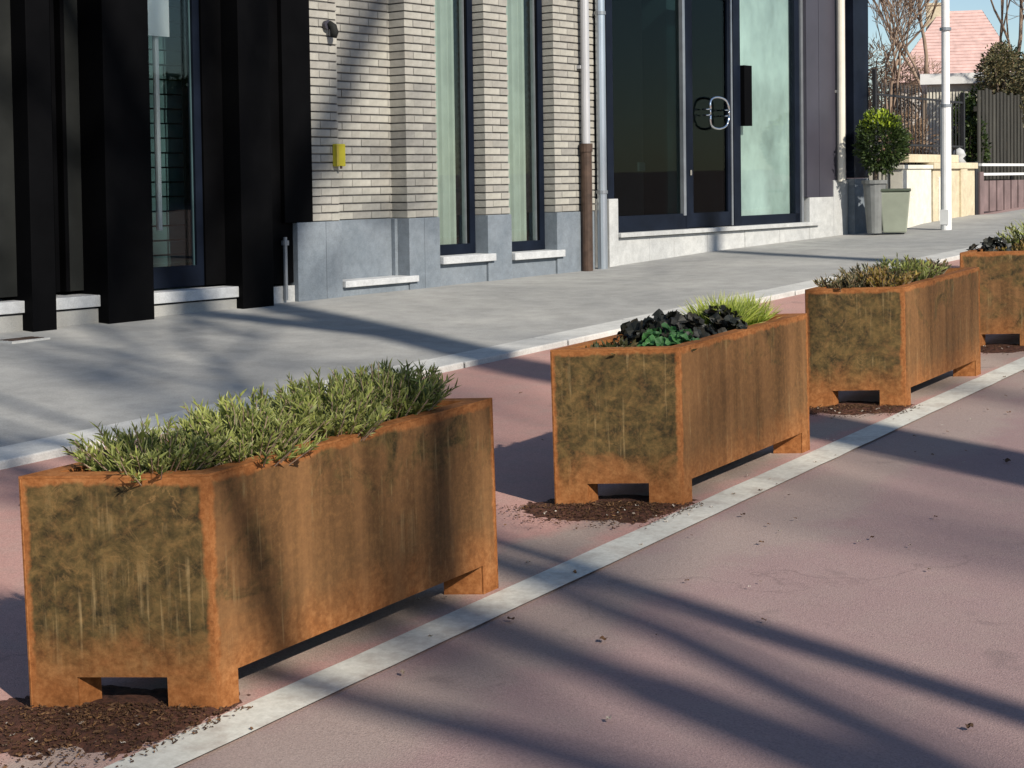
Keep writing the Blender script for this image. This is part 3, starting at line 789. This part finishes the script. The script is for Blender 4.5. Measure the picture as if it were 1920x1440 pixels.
MB().tube((px_ - wa, .10, pz_ - wz0), (px_ - wa, .10, H_ - .1), .022, .022, 10).build('pane_streak', 'zincdull', wn)  # added tube standing in for the light upright streak in the pane
na, nz = fac(276, 66, -.15); nb = fac(318, 66, -.15)[0]
MB().box(na - wa, nb - wa, .052, .056, nz - wz0, nz - wz0 + .42).build('pale_plate', 'zincdull', wn)  # thin pale plate high behind the pane
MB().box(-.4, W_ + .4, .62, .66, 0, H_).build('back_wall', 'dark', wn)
bbox(DK, 'wall_panel', 'black', wb, sc3 + .05, .08, .3, .545, TOP)
bbox(DK, 'wall_panel', 'black', sc3b - .05, s_end, .03, .3, .52, TOP)
bbox(DK, 'wall_panel', 'black', fs(532, 0, 400), fs(583) - .002, -.012, .029, PZ + .003, TOP)
bbox(DK, 'header', 'black', wa - .1, wb, .05, .3, 3.3, TOP)
bbox(DK, 'rear_wall', 'black', s1a, s_end, .8, 6, .2, TOP); bbox(DK, 'roof', 'panel', s1a, s_end, -.1, 6, TOP, TOP + .1)
MB().tube((fs(541, .03, 520), -.0, .40), (fs(541, .03, 520), -.0, .86), .016, .016, 10).tube((fs(541, .03, 520), 0, .80), (fs(541, .03, 520), 0, .835), .03, .03, 10).build('conduit', 'grey', DK)

# --- glass shop front
GL = empty('shop_front', FM.copy()); tag(GL, 'glazed shop front with a double bowed door handle and dark cladding', 'building')
g0 = fs(1138)
SZ = .745                                                    # sill level
bbox(GL, 'frame_post', 'navy', g0, fs(1150), -.005, .12, 1.07, TOP)
bbox(GL, 'corner_stone', 'pale', g0, fs(1155), -.02, .25, .2, 1.068, .005)
e_s = fs(1515)
# base blocks, one by one
edges = [fs(1155), fs(1215), fs(1262), fs(1325), fs(1395), fs(1460), fs(1516)]
for a, c in zip(edges, edges[1:]): bbox(GL, 'base_block', 'pale', a + .002, c - .002, -.005 + random.uniform(-.004, .004), .3, .2, .698, .004)
bbox(GL, 'sill', 'pale', fs(1155) + .002, fs(1530), -.05, .3, .704, SZ, .005)
fy = .06
def gbox(nm, mt, u0, u1, z0, z1, y0=fy, y1=fy + .07, par=GL): return bbox(par, nm, mt, fs(u0), fs(u1), y0, y1, z0, z1)
ZT = 3.5
gbox('bottom_rail', 'navy', 1150, 1296, SZ, .90); gbox('bottom_rail', 'navy', 1396, 1511, SZ, .845)
gbox('mullion', 'grey', 1289.5, 1294, .88, ZT, fy - .012, fy + .07); gbox('mullion', 'navy', 1294, 1300, SZ, ZT)
gbox('pane', 'glassd', 1151, 1289.5, .90, ZT, fy + .03, fy + .04)
gbox('pane', 'glass', 1397, 1500, .845, ZT, fy + .03, fy + .04)
gbox('mullion', 'navy', 1384, 1397, SZ, ZT, fy - .01, fy + .08)
gbox('mullion', 'navy', 1500, 1509, SZ, ZT); gbox('mullion', 'grey', 1509, 1513, SZ, ZT, fy - .02, fy + .07)
dr = empty('door', Matrix.Identity(4)); dr.parent = GL; dr.matrix_local = Matrix.Identity(4)
gbox('stile', 'navy', 1300.5, 1310, SZ + .01, ZT - .3, fy + .005, fy + .06, dr); gbox('stile', 'navy', 1375, 1383.5, SZ + .01, ZT - .3, fy + .005, fy + .06, dr)
gbox('edge_trim', 'grey', 1380.5, 1383, SZ + .01, ZT - .3, fy - .006, fy + .0045, dr)
gbox('bottom_rail', 'navy', 1310, 1375, SZ + .01, .90, fy + .005, fy + .06, dr); gbox('top_rail', 'navy', 1310, 1375, ZT - .42, ZT - .3, fy + .005, fy + .06, dr)
gbox('pane', 'glassd', 1310, 1375, .90, ZT - .42, fy + .025, fy + .035, dr)
gbox('lock_cylinder', 'chrome', 1302, 1305, 1.28, 1.33, fy - .012, fy + .005, dr)
# double bowed pull handle, two steel loops one over the other
h0, hz1 = fac(1347, 180); _, hz0 = fac(1347, 242); hm = (hz0 + hz1) / 2
def bow(zc, half, flip):
    pts = []
    for i in range(15):
        a = math.pi * i / 14
        pts.append((h0 - .185 * math.cos(a) * (1 if abs(math.cos(a)) < .8 else .96), -.0 - .0, zc + flip * half * math.sin(a) ** .6))
    return [Vector((p[0], fy - .075 + .02 * abs(p[2] - zc) / half, p[2])) for p in pts]
hd = MB().path(bow(hm + .03, .125, 1), .013, 10).path(bow(hm - .03, .135, -1), .013, 10)
for sx in (-.18, .18): hd.tube((h0 + sx, fy - .075, hm + .03), (h0 + sx, fy - .075, hm - .03), .010, .010, 8)
for zz in (hm + .03, hm - .03): hd.tube((h0 - .18, fy - .075, zz), (h0 - .20, fy + .01, zz), .008, .008, 8).tube((h0 + .18, fy - .075, zz), (h0 + .17, fy + .03, zz), .008, .008, 8)
hd.build('handle', 'chrome', dr, smooth=True)
# what stands inside: dark room, mottled mint board, pillar, small socket
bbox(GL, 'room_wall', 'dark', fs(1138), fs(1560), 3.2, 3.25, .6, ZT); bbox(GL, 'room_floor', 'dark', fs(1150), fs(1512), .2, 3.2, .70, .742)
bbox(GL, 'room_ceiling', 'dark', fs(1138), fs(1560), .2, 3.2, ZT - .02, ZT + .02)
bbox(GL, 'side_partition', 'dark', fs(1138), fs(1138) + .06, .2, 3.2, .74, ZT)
bbox(GL, 'mint_board', 'mint', fs(1392), fs(1530), fy + .075, fy + .085, .76, ZT - .03)  # mottled mint board close behind the right pane
bbox(GL, 'interior_pillar', 'teal', fs(1322), fs(1350), .45, .75, .742, ZT - .02)
bbox(GL, 'socket_plate', 'white', fs(1306), fs(1318), .70, .72, 1.33, 1.42)
bbox(GL, 'letter_box', 'black', fs(1397), fs(1411), .0, fy + .02, 1.79, 2.42)
# cladding, corner pier and its stone
bbox(GL, 'cladding', 'clad', fs(1513), fs(1536), .0, .3, 1.02, TOP); bbox(GL, 'cladding', 'clad', fs(1536) + .003, fs(1561), -.002, .3, 1.02, TOP)
bbox(GL, 'corner_stone', 'pale', fs(1516), fs(1561), -.012, .3, .2, 1.017, .005); bbox(GL, 'corner_stone', 'pale', fs(1561), fs(1587), -.016, .3, .2, 1.205, .005)
bbox(GL, 'cladding', 'clad', fs(1561) + .002, fs(1587), .0, .3, 1.208, TOP)
bbox(GL, 'cladding', 'navy', fs(1588), fs(1616), -.09, .6, 1.225, TOP); bbox(GL, 'corner_stone', 'blue', fs(1588), fs(1616), -.095, .6, .2, 1.222, .005)
bbox(GL, 'header', 'navy', g0, fs(1513), .0, .3, ZT, TOP); bbox(GL, 'roof', 'panel', g0, fs(1616), -.12, 8, TOP, TOP + .1); bbox(GL, 'end_wall', 'wallfar', fs(1613), fs(1616), .6, 8, .2, TOP)
bbox(GL, 'rear_wall', 'panel', g0, fs(1613), 7.8, 8, .2, TOP)

# --- pipes and small fittings on the walls
def wall_pipe(name, u, r, segs, label, y=-.06, group=None):
    s = fs(u, -y); t = empty(name, FM @ Matrix.Translation((s, y, 0))); tag(t, label, 'pipe', group)
    for nm, mt, z0, z1, rr in segs: MB().tube((0, 0, z0), (0, 0, z1), rr, rr, 14).build(nm, mt, t, smooth=False)
    return t
z_p = .40
p = wall_pipe('downpipe', 1099, .046, [('cast_iron_shoe', 'iron', z_p, 1.56, .052), ('collar', 'iron', 1.50, 1.575, .060), ('upper_pipe', 'zincdull', 1.565, TOP - .1, .040)], 'dull grey downpipe with a brown cast iron lower half')
MB().box(-.05, .05, .02, .062, 2.25, 2.28).build('bracket', 'zincdull', p)
p = wall_pipe('downpipe', 1128, .046, [('pipe', 'zinc', z_p, TOP - .1, .046)], 'shiny zinc downpipe reaching the ground beside the shop front')
for z in (1.12, 2.75): MB().tube((0, 0, z), (0, 0, z + .03), .054, .054, 14).box(-.02, .02, .045, .10, z, z + .03).build('bracket', 'grey', p)
p = wall_pipe('downpipe', 1578, .04, [('pipe', 'cream', 1.19, TOP - .1, .045)], 'cream pipe ending above the corner stone of the shop front', -.06)
MB().box(-.03, .03, .02, .07, 2.2, 2.23).build('bracket', 'cream', p)
# yellow plate box on the pier's edge
s0, z0 = fac(629, 312, .03); s1, z1 = fac(645, 270, .03)
t = empty('gas_box', FM @ Matrix.Translation((s0, -.045, z0))); tag(t, 'small yellow meter plate on the edge of the brick pier', 'plate')
MB().box(0, s1 - s0, 0, .045, 0, z1 - z0).build('plate', 'yellow', t, None, False, .006); MB().box(-.004, .02, -.006, -.001, .01, z1 - z0 - .01).build('side_strip', 'yellowtrim', t)
MB().box(.03, .05, -.008, -.001, -.018, .004).build('seal', 'iron', t)
s0, z0 = fac(622, 52, .05)
t = empty('wall_lamp', FM @ Matrix.Translation((s0, 0, z0)) @ Matrix.Scale(.72, 4)); tag(t, 'small dark round lamp high on the brick pier', 'lamp')
MB().tube((-.03, -.005, .03), (-.03, -.05, .03), .045, .05, 14).build('back_plate', 'clad', t); MB().path([(-.02, -.05, .05), (0, -.09, .01), (.012, -.095, -.05), (.012, -.08, -.10)], [.03, .042, .045, .035], 12).build('lamp_head', 'panel', t, smooth=True)
# drain cover in the sidewalk
q = gp(40, 637, .14); dcv = empty('drain_cover', Matrix.Translation(GM @ Vector((q.x, q.y, q.z))))
tag(dcv, 'small slotted drain cover in the sidewalk before the black column', 'drain cover')
zz = 0
# sit it on the sidewalk surface
def walk_z(x, y):
    s = (y - 17.4) / _t.y; k0 = GM @ Vector((kx(y) - .262, y, .034)); f0 = facade_pt(s, .25, 0); f0.z = basez(s)
    return k0.lerp(f0, max(0, min(1, (x - k0.x) / (f0.x - k0.x)))).z
dcv.location.z = walk_z(dcv.location.x, dcv.location.y) + .002
MB().box(-.09, .09, -.14, .14, -.02, .006).build('frame', 'kerb', dcv)
for i in range(3): MB().box(-.06 + i * .045, -.03 + i * .045, -.12, .12, .0055, .009).build('slot', 'iron', dcv)

# ------------------------------------------------------------------ trees
def bare_tree(name, mw, H, r0, label, seed, trunk_h=.4, depth=5, spread=.55, mat='bark', tmat='twig', kids=(2, 4), group=None, lean=0, leany=0, thin=.66, minr=.004):
    rs = random.Random(seed); t = empty(name, mw); tag(t, label, 'tree', group)
    tr = MB(); cr = MB()
    def grow(p, d, L, r, lev, b):
        pts = [p]; rad = [r]; q = p.copy(); dd = d.copy(); n_ = 5 if lev < 2 else 3
        for k in range(n_):
            dd = (dd + Vector((rs.uniform(-1, 1), rs.uniform(-1, 1), rs.uniform(-.4, .9))) * (.012 if lev == 0 else .16)).normalized()
            q = q + dd * (L / n_); pts.append(q.copy()); rad.append(max(minr, r * (1 - (1 - thin) * (k + 1) / n_)))
        b.path(pts, rad, 10 if lev == 0 else (6 if lev < 3 else 4))
        if lev >= depth: return
        nk = rs.randint(*kids) + (1 if lev == 0 else 0)
        for k in range(nk):
            f = 1.0 if k == 0 else rs.uniform(.45 if lev else .7, 1.0)
            i = min(len(pts) - 1, int(round(f * n_))); base = pts[i]; rr = rad[i] * (.85 if k == 0 else rs.uniform(.5, .72))
            a = rs.uniform(0, 6.283); x = dd.orthogonal().normalized(); y = dd.cross(x)
            sp = spread * (rs.uniform(.25, .6) if k == 0 else rs.uniform(.7, 1.3))
            nd = (dd * math.cos(sp) + (x * math.cos(a) + y * math.sin(a)) * math.sin(sp) + U3 * .12).normalized()
            grow(base, nd, L * rs.uniform(.62, .85), max(minr, rr), lev + 1, cr)
    grow(Vector((0, 0, -.1)), Vector((lean, leany, 1)).normalized(), H * trunk_h, r0, 0, tr)
    tr.build('trunk', mat, t, smooth=True); o = cr.build('crown', tmat, t, smooth=True)
    return t
A = SUN_AZ
def along(px, py, k): return px + A.x * k, py + A.y * k
TREES = [((-1.685, 5.40), 5.0, 13, .27, 'bare street tree with a thick straight trunk across the road', 21, .62, 5, .55, .02, (2, 3), .10),
         ((-5.7, 13.9), 10, 12, .22, 'bare street tree farthest up the road across from the shop front', 33, .55, 4, .5, .016, (2, 3), 0),
         ((-1.28, 2.98), 6.5, 12.2, .15, 'slender bare street tree forking above head height', 43, .385, 4, .42, .035, (2, 3), -.02),
         ((-1.5, 3.95), 25, 20, .22, 'bare tree with heavy forking limbs on the far verge', 17, .34, 4, .8, .05, (2, 3), 0),
         ((-6.6, 5.5), 10.5, 12, .075, 'slim bare street tree with a fine dense crown', 61, .40, 5, .5, .026, (2, 3), 0)]
for (px, py), k, H, r, lbl, sd_, th_, dp, sp, mr, kd, ly in TREES:
    x, y = along(px, py, k)
    bare_tree('street_tree', upright(x, y), H, r, lbl, sd_, th_, dp, sp, minr=mr, kids=kd, leany=ly)
# evergreen row added out of view to darken what the panes reflect
def leafy(name, mw, pts_fn, n, label, cat, mat='leaf_ever', lw=.05, ll=.08, parent_parts=(), group=None, seed=1):
    rs = random.Random(seed); t = empty(name, mw); tag(t, label, cat, group); lb = LB()
    for i in range(n):
        p, d, tone = pts_fn(rs)
        lb.blade(p, d, ll * rs.uniform(.6, 1.2), lw * rs.uniform(.7, 1.2), tone, .2)
    lb.done('foliage', mat, t); return t
def hedge_pts(rs):
    p = Vector((rs.uniform(-.7, .7), rs.uniform(-16, 16), rs.uniform(0, 3.4)))
    f = rs.choice((0, 1, 2))
    if f == 0: p.x = -.7 + rs.uniform(-.1, .15)
    elif f == 1: p.x = .7 + rs.uniform(-.15, .1)
    else: p.z = 3.4 + rs.uniform(-.2, .12)
    return p, Vector((rs.uniform(-1, 1), rs.uniform(-1, 1), rs.uniform(-.2, 1))), rs.random()
hg = leafy('added_hedge', upright(17, 14), hedge_pts, 9000, 'tall evergreen row added unseen across the road to darken the panes', 'added_hedge', 'leaf_ever', .14, .2)
MB().box(-.55, .55, -15.9, 15.9, 0, 3.2).build('inner_branches', 'bark', hg)

# ------------------------------------------------------------------ background at the end of the sidewalk
def at(u, v, dist):                                            # world point along a pixel's ray
    r = GR @ (RG @ ray(u, v)); h = Vector((r.x, r.y, 0)).length
    return CAMW + r * (dist / h)
# white pole
q = gp(1774, 428, .034); pm = upright(q.x, q.y, .03)
t = empty('pole', pm); tag(t, 'tall white painted pole standing in the sidewalk', 'pole')
MB().tube((0, 0, -.05), (0, 0, 1.42), .062, .060, 16).build('lower_shaft', 'white', t, smooth=False); MB().tube((0, 0, 1.40), (0, 0, 5.2), .047, .044, 16).build('upper_shaft', 'white', t)
for z in (1.40, 2.28): MB().tube((0, 0, z), (0, 0, z + .035), .066, .066, 16).build('collar', 'grey', t)
MB().box(-.05, .05, -.066, -.055, .05, .22).build('service_hatch', 'white', t)
# garden wall with pillar, coping and railing
gw = empty('garden_wall', upright(-6.75, 18.25)); tag(gw, 'beige garden wall with cream end block and stone coping', 'wall')
RB = .033
def gwb(nm, mt, y0, y1, x0, x1, z0, z1, bev=.006): return MB().box(x0, x1, y0, y1, z0, z1).build(nm, mt, gw, None, False, bev)
gwb('end_block', 'creamw', 0, .98, -.5, -.02, -.05, .72); gwb('block_cap', 'creamw', -.02, 1.0, -.52, .0, .722, .77)
gwb('recess', 'rail', .982, 1.07, -.5, -.10, -.05, .72)
z0 = .02
gwb('wall_body', 'beige', 1.072, 2.68, -.34, -.03, 0, .72); gwb('coping', 'beige', 1.01, 2.70, -.38, .01, .722, .80); gwb('coping_step', 'beige', .3, 2.1, -.32, -.05, .802, .90)
gwb('pilaster', 'beige', 2.05, 2.30, -.05, .0, 0, .718); gwb('niche_mark', 'creamw', 1.25, 1.55, -.05, -.012, .05, .62)
MB().path([(-.18, 2.5, .80), (-.18, 2.5, .86), (-.18, 2.5, .90), (-.18, 2.5, .97), (-.18, 2.5, 1.0)], [.10, .05, .09, .06, .01], 14).build('finial', 'sill', gw, smooth=True)
rl = empty('railing', upright(-6.93, 17.72)); tag(rl, 'black iron railing with upright bars on the garden wall', 'railing')
for i in range(24):
    yy = .15 + i * .125; MB().tube((0, yy, .0 + .10), (0, yy, 1.70), .0085, .0085, 6).tube((0, yy, 1.70), (0, yy, 1.78), .012, .001, 6).build('bar', 'rail', rl)
for z in (1.02, 1.60): MB().box(-.012, .012, .1, 3.2, z, z + .025).build('cross_rail', 'rail', rl)
MB().box(-.02, .02, .03, .07, 0, 1.9).build('post', 'rail', rl)
MB().box(-.03, .02, 3.17, 3.22, 0, 1.75).build('post', 'rail', rl)
# low bin and potted topiary by the corner
q = gp(1680, 436, .034); t = empty('bin', upright(q.x - .05, q.y + .1, .03, .35)); tag(t, 'grey green plastic bin between potted topiary and cream block', 'bin')
b = MB(); b.v += [(-.13, -.14, 0), (.13, -.14, 0), (.13, .14, 0), (-.13, .14, 0), (-.17, -.18, .46), (.17, -.18, .46), (.17, .18, .46), (-.17, .18, .46)]; b.f += [(0, 3, 2, 1), (4, 5, 6, 7), (0, 1, 5, 4), (1, 2, 6, 5), (2, 3, 7, 6), (3, 0, 4, 7)]
b.build('body', 'bin', t, None, False, .015); MB().box(-.18, .18, -.19, .19, .462, .495).build('lid', 'binlid', t, None, False, .01); MB().tube((.19, -.1, .40), (.19, .1, .40), .015, .015, 8).build('handle', 'white', t)
q = gp(1637, 437, .034); t = empty('potted_topiary', upright(q.x, q.y + .05, .03)); tag(t, 'clipped round bush with lime tips in a tall grey pot', 'potted plant')
b = MB().tube((0, 0, 0), (0, 0, .58), .085, .13, 16).tube((0, 0, .56), (0, 0, .60), .145, .145, 16); b.build('pot', 'pot', t); MB().tube((0, 0, .55), (.05, 0, .85), .025, .02, 8).build('stem', 'bark', t)
for nm, mt, n_, zmin in (('crown', 'leaf_ever', 4200, -1), ('fresh_tips', 'leaf_lime', 3800, .55)):
    lb = LB(); rs = random.Random(3)
    for i in range(n_):
        d = Vector((rs.gauss(0, 1), rs.gauss(0, 1), rs.gauss(0, 1))).normalized()
        if d.z < zmin: continue
        rr = rs.uniform(.70, 1.08) * (1 + .3 * noise.noise(d * 2.6)); p = Vector((d.x * .265 * rr, d.y * .265 * rr, 1.02 + d.z * .32 * rr)) + Vector((.08, 0, 0))
        lb.blade(p, d + Vector((rs.uniform(-.7, .7), rs.uniform(-.7, .7), rs.uniform(-.3, .7))), rs.uniform(.03, .055), .024, rs.random() * (.6 + .4 * rr), .2)
    lb.done(nm, mt, t)
# low double gate of rosy panels under a white rail
gt = empty('garden_gate', upright(-6.85, 21.25)); tag(gt, 'low garden gate of rosy panels under two pale rails', 'gate')
MB().box(-.09, .0, -.07, .06, -.05, .72).build('post', 'rail', gt); MB().box(-.1, .02, .065, .22, -.05, .58).build('pillar', 'gate', gt)
for i in range(6): MB().box(-.05, -.01, .25 + i * .33, .25 + i * .33 + .26, .04, .46).build('board', 'gate', gt)
for z in (.53, .66): MB().box(-.06, .0, .22, 2.6, z, z + .035).build('rail', 'white', gt)
MB().box(-.1, .02, 2.6, 2.75, -.05, .72).build('pillar', 'gate', gt)
bd = empty('board_fence', upright(-7.25, 22.5)); tag(bd, 'tall fence of weathered upright boards behind the rosy gate', 'fence')
for i in range(18): MB().box(0, .02, i * .17, i * .17 + .10, .05, 1.70 + random.uniform(-.04, .04)).build('board', 'slat', bd)
for z in (.5, 1.4): MB().box(-.05, -.001, 0, 3.05, z, z + .07).build('cross_rail', 'slat', bd)
# cream garage with white fascia
p0 = at(1736, 400, 27); p1 = at(1836, 400, 27)
gz = prof(25.5)
ax = (p1 - p0); ax.z = 0; wd = 3.0; ax.normalize(); rz = math.atan2(ax.y, ax.x)
t = empty('garage', Matrix.Translation((p0.x, p0.y, gz)) @ Matrix.Rotation(rz, 4, 'Z')); tag(t, 'cream garage with a white flat roof fascia behind the railing', 'building')
zt = at(1780, 158, 27).z - gz
MB().box(.03, wd, .0, 3, -.3, zt).build('wall', 'creamw', t); MB().box(-.08, wd + .1, -.12, 3.1, zt, zt + .17).build('fascia', 'white', t); MB().box(.35, 2.6, -.012, -.001, 0, zt - .62).build('door', 'far' if 0 else 'zincdull', t)
for i in range(8): MB().box(.37 + i * .28, .37 + i * .28 + .25, -.024, -.013, .02, zt - .65).build('door_slat', 'zincdull', t)
# house with pink tiled roof
D = 68
e0 = at(1676, 156, D); e1 = at(1915, 156, D); hz = prof(60); rg = at(1795, 18, D + 3)
ax = (e1 - e0); ax.z = 0; Wd = ax.length; ax.normalize(); rz = math.atan2(ax.y, ax.x)
t = empty('house', Matrix.Translation((e0.x, e0.y, hz)) @ Matrix.Rotation(rz, 4, 'Z')); tag(t, 'distant house with a steep pink tiled roof and brick chimney', 'house')
ez = e0.z - hz; rz_ = rg.z - hz; apex = (rg - e0).dot(ax)
MB().box(.15, Wd - .15, .3, 7.5, -1, ez).build('wall', 'wallfar', t)
# hipped roof of tile rows
def rows(name, pa, pb, pc, pd, n, mat):                          # bilinear rows from eave (pa,pb) to ridge (pd,pc)
    rf = MB()
    pa, pb, pc, pd = map(Vector, (pa, pb, pc, pd)); nr = (pb - pa).cross(pd - pa).normalized()
    for i in range(n):
        f0, f1 = i / n, (i + 1.15) / n; f1 = min(f1, 1)
        a, b_, c, d_ = pa.lerp(pd, f0) + nr * .025, pb.lerp(pc, f0) + nr * .025, pb.lerp(pc, f1), pa.lerp(pd, f1)
        rf.quad(a, b_, c, d_); rf.quad(a - nr * .025, b_ - nr * .025, b_, a)
    return rf.build(name, mat, t)
ra = (apex - .7, 3.6, rz_); rb = (apex + 1.0, 3.6, rz_)
rows('roof', (-.2, -.1, ez), (Wd + .2, -.1, ez), rb, ra, 22, 'roof'); rows('roof_end', (-.2, 7.8, ez), (-.2, -.1, ez), ra, ra, 22, 'roofdark')
rows('roof_end', (Wd + .2, -.1, ez), (Wd + .2, 7.8, ez), rb, rb, 22, 'roof'); rows('roof_back', (Wd + .2, 7.8, ez), (-.2, 7.8, ez), ra, rb, 22, 'roof')
MB().box(apex - 1.3, apex - .5, 3.3, 4.1, rz_ - 1.2, rz_ + .25).box(apex - 1.35, apex - .45, 3.25, 4.15, rz_ + .25, rz_ + .35).build('chimney', 'beige', t)
for a in (1.0, 2.6): 
    w_ = MB().box(a, a + .9, .27, .299, ez - 1.6, ez - .4).build('window', 'white', t); MB().box(a + .08, a + .82, .25, .269, ez - 1.52, ez - .48).build('pane', 'navy', w_)
# bare garden trees and evergreen shrub behind the railing
p = at(1668, 400, 25); bare_tree('garden_tree', Matrix.Translation((p.x, p.y, prof(p.y))), 6.0, .055, 'bare brown garden tree behind the railing near the shop corner', 51, .24, 6, .5, 'twig', 'far2' if 0 else 'twig', (2, 4), None, 0, 0, .7, .0045)
p = at(1724, 400, 34); bare_tree('garden_tree', Matrix.Translation((p.x, p.y, prof(p.y))), 7.0, .075, 'bare garden tree with dark forks before the pink roof', 52, .34, 5, .5, 'bark', 'twig', (2, 4), None, .05, 0, .7, .0055)
p = at(1905, 400, 27); bare_tree('garden_tree', Matrix.Translation((p.x, p.y, prof(p.y))), 6.2, .07, 'bare pale limbed tree rising out of the evergreen shrub', 57, .30, 7, .5, 'bark', 'twig', (2, 4), None, 0, 0, .7, .0045)
def shrub(name, u, v, dist, rx, rz, n, label, mat, seed, lw=.06, ll=.09, zc=None):
    p = at(u, v, dist); g = prof(p.y); rs = random.Random(seed); t = empty(name, Matrix.Translation((p.x, p.y, g))); tag(t, label, 'shrub')
    h = p.z - g; lb = LB(); sb = MB(); cl = []
    for k in range(16):
        d = Vector((rs.gauss(0, 1), rs.gauss(0, 1), rs.gauss(0, 1))).normalized(); c = Vector((d.x * rx * .62, d.y * rx * .62, h + d.z * rz * .62)); cl.append((c, rs.uniform(.28, .45)))
        sb.tube((0, 0, .0), c, .03, .012, 5, False)
    for i in range(n):
        c, f = rs.choice(cl); d = Vector((rs.gauss(0, 1), rs.gauss(0, 1), rs.gauss(0, 1))).normalized(); q = c + Vector((d.x * rx, d.y * rx, d.z * rz)) * f * rs.uniform(.6, 1.05)
        if q.z < .05: continue
        lb.blade(q, d + rnd_dir(-.5) * .6, ll * rs.uniform(.6, 1.2), lw, rs.random(), .2)
    lb.done('foliage', mat, t); sb.build('stems', 'bark', t); return t
shrub('evergreen_shrub', 1809, 262, 24, .34, .66, 4200, 'dark evergreen shrub between the white pole and the board fence', 'leaf_ever', 5, .035, .055)
shrub('evergreen_shrub', 1900, 160, 26, .62, .80, 7000, 'olive evergreen shrub rising above the board fence', 'leaf_heath', 6, .03, .06)
shrub('evergreen_shrub', 1885, 215, 27, .75, 1.05, 8000, 'tall dark evergreen mass crowding the board fence', 'leaf_ever', 16, .04, .065)
shrub('bare_shrub', 1700, 285, 25, .4, .7, 2200, 'dry brown twiggy shrub behind the railing', 'far', 8, .02, .14)
shrub('bare_shrub', 1640, 190, 30, .8, 1.2, 2600, 'tall dry brown thicket beside the shop corner', 'far', 9, .02, .16)
shrub('bare_shrub', 1700, 180, 40, 1.1, 1.4, 2200, 'russet twiggy thicket before the distant house', 'far', 10, .02, .18)
shrub('distant_shrub', 1900, 330, 36, 1.4, 1.3, 2600, 'dark green bush closing the view behind the board fence', 'leaf_ever', 12, .08, .12)
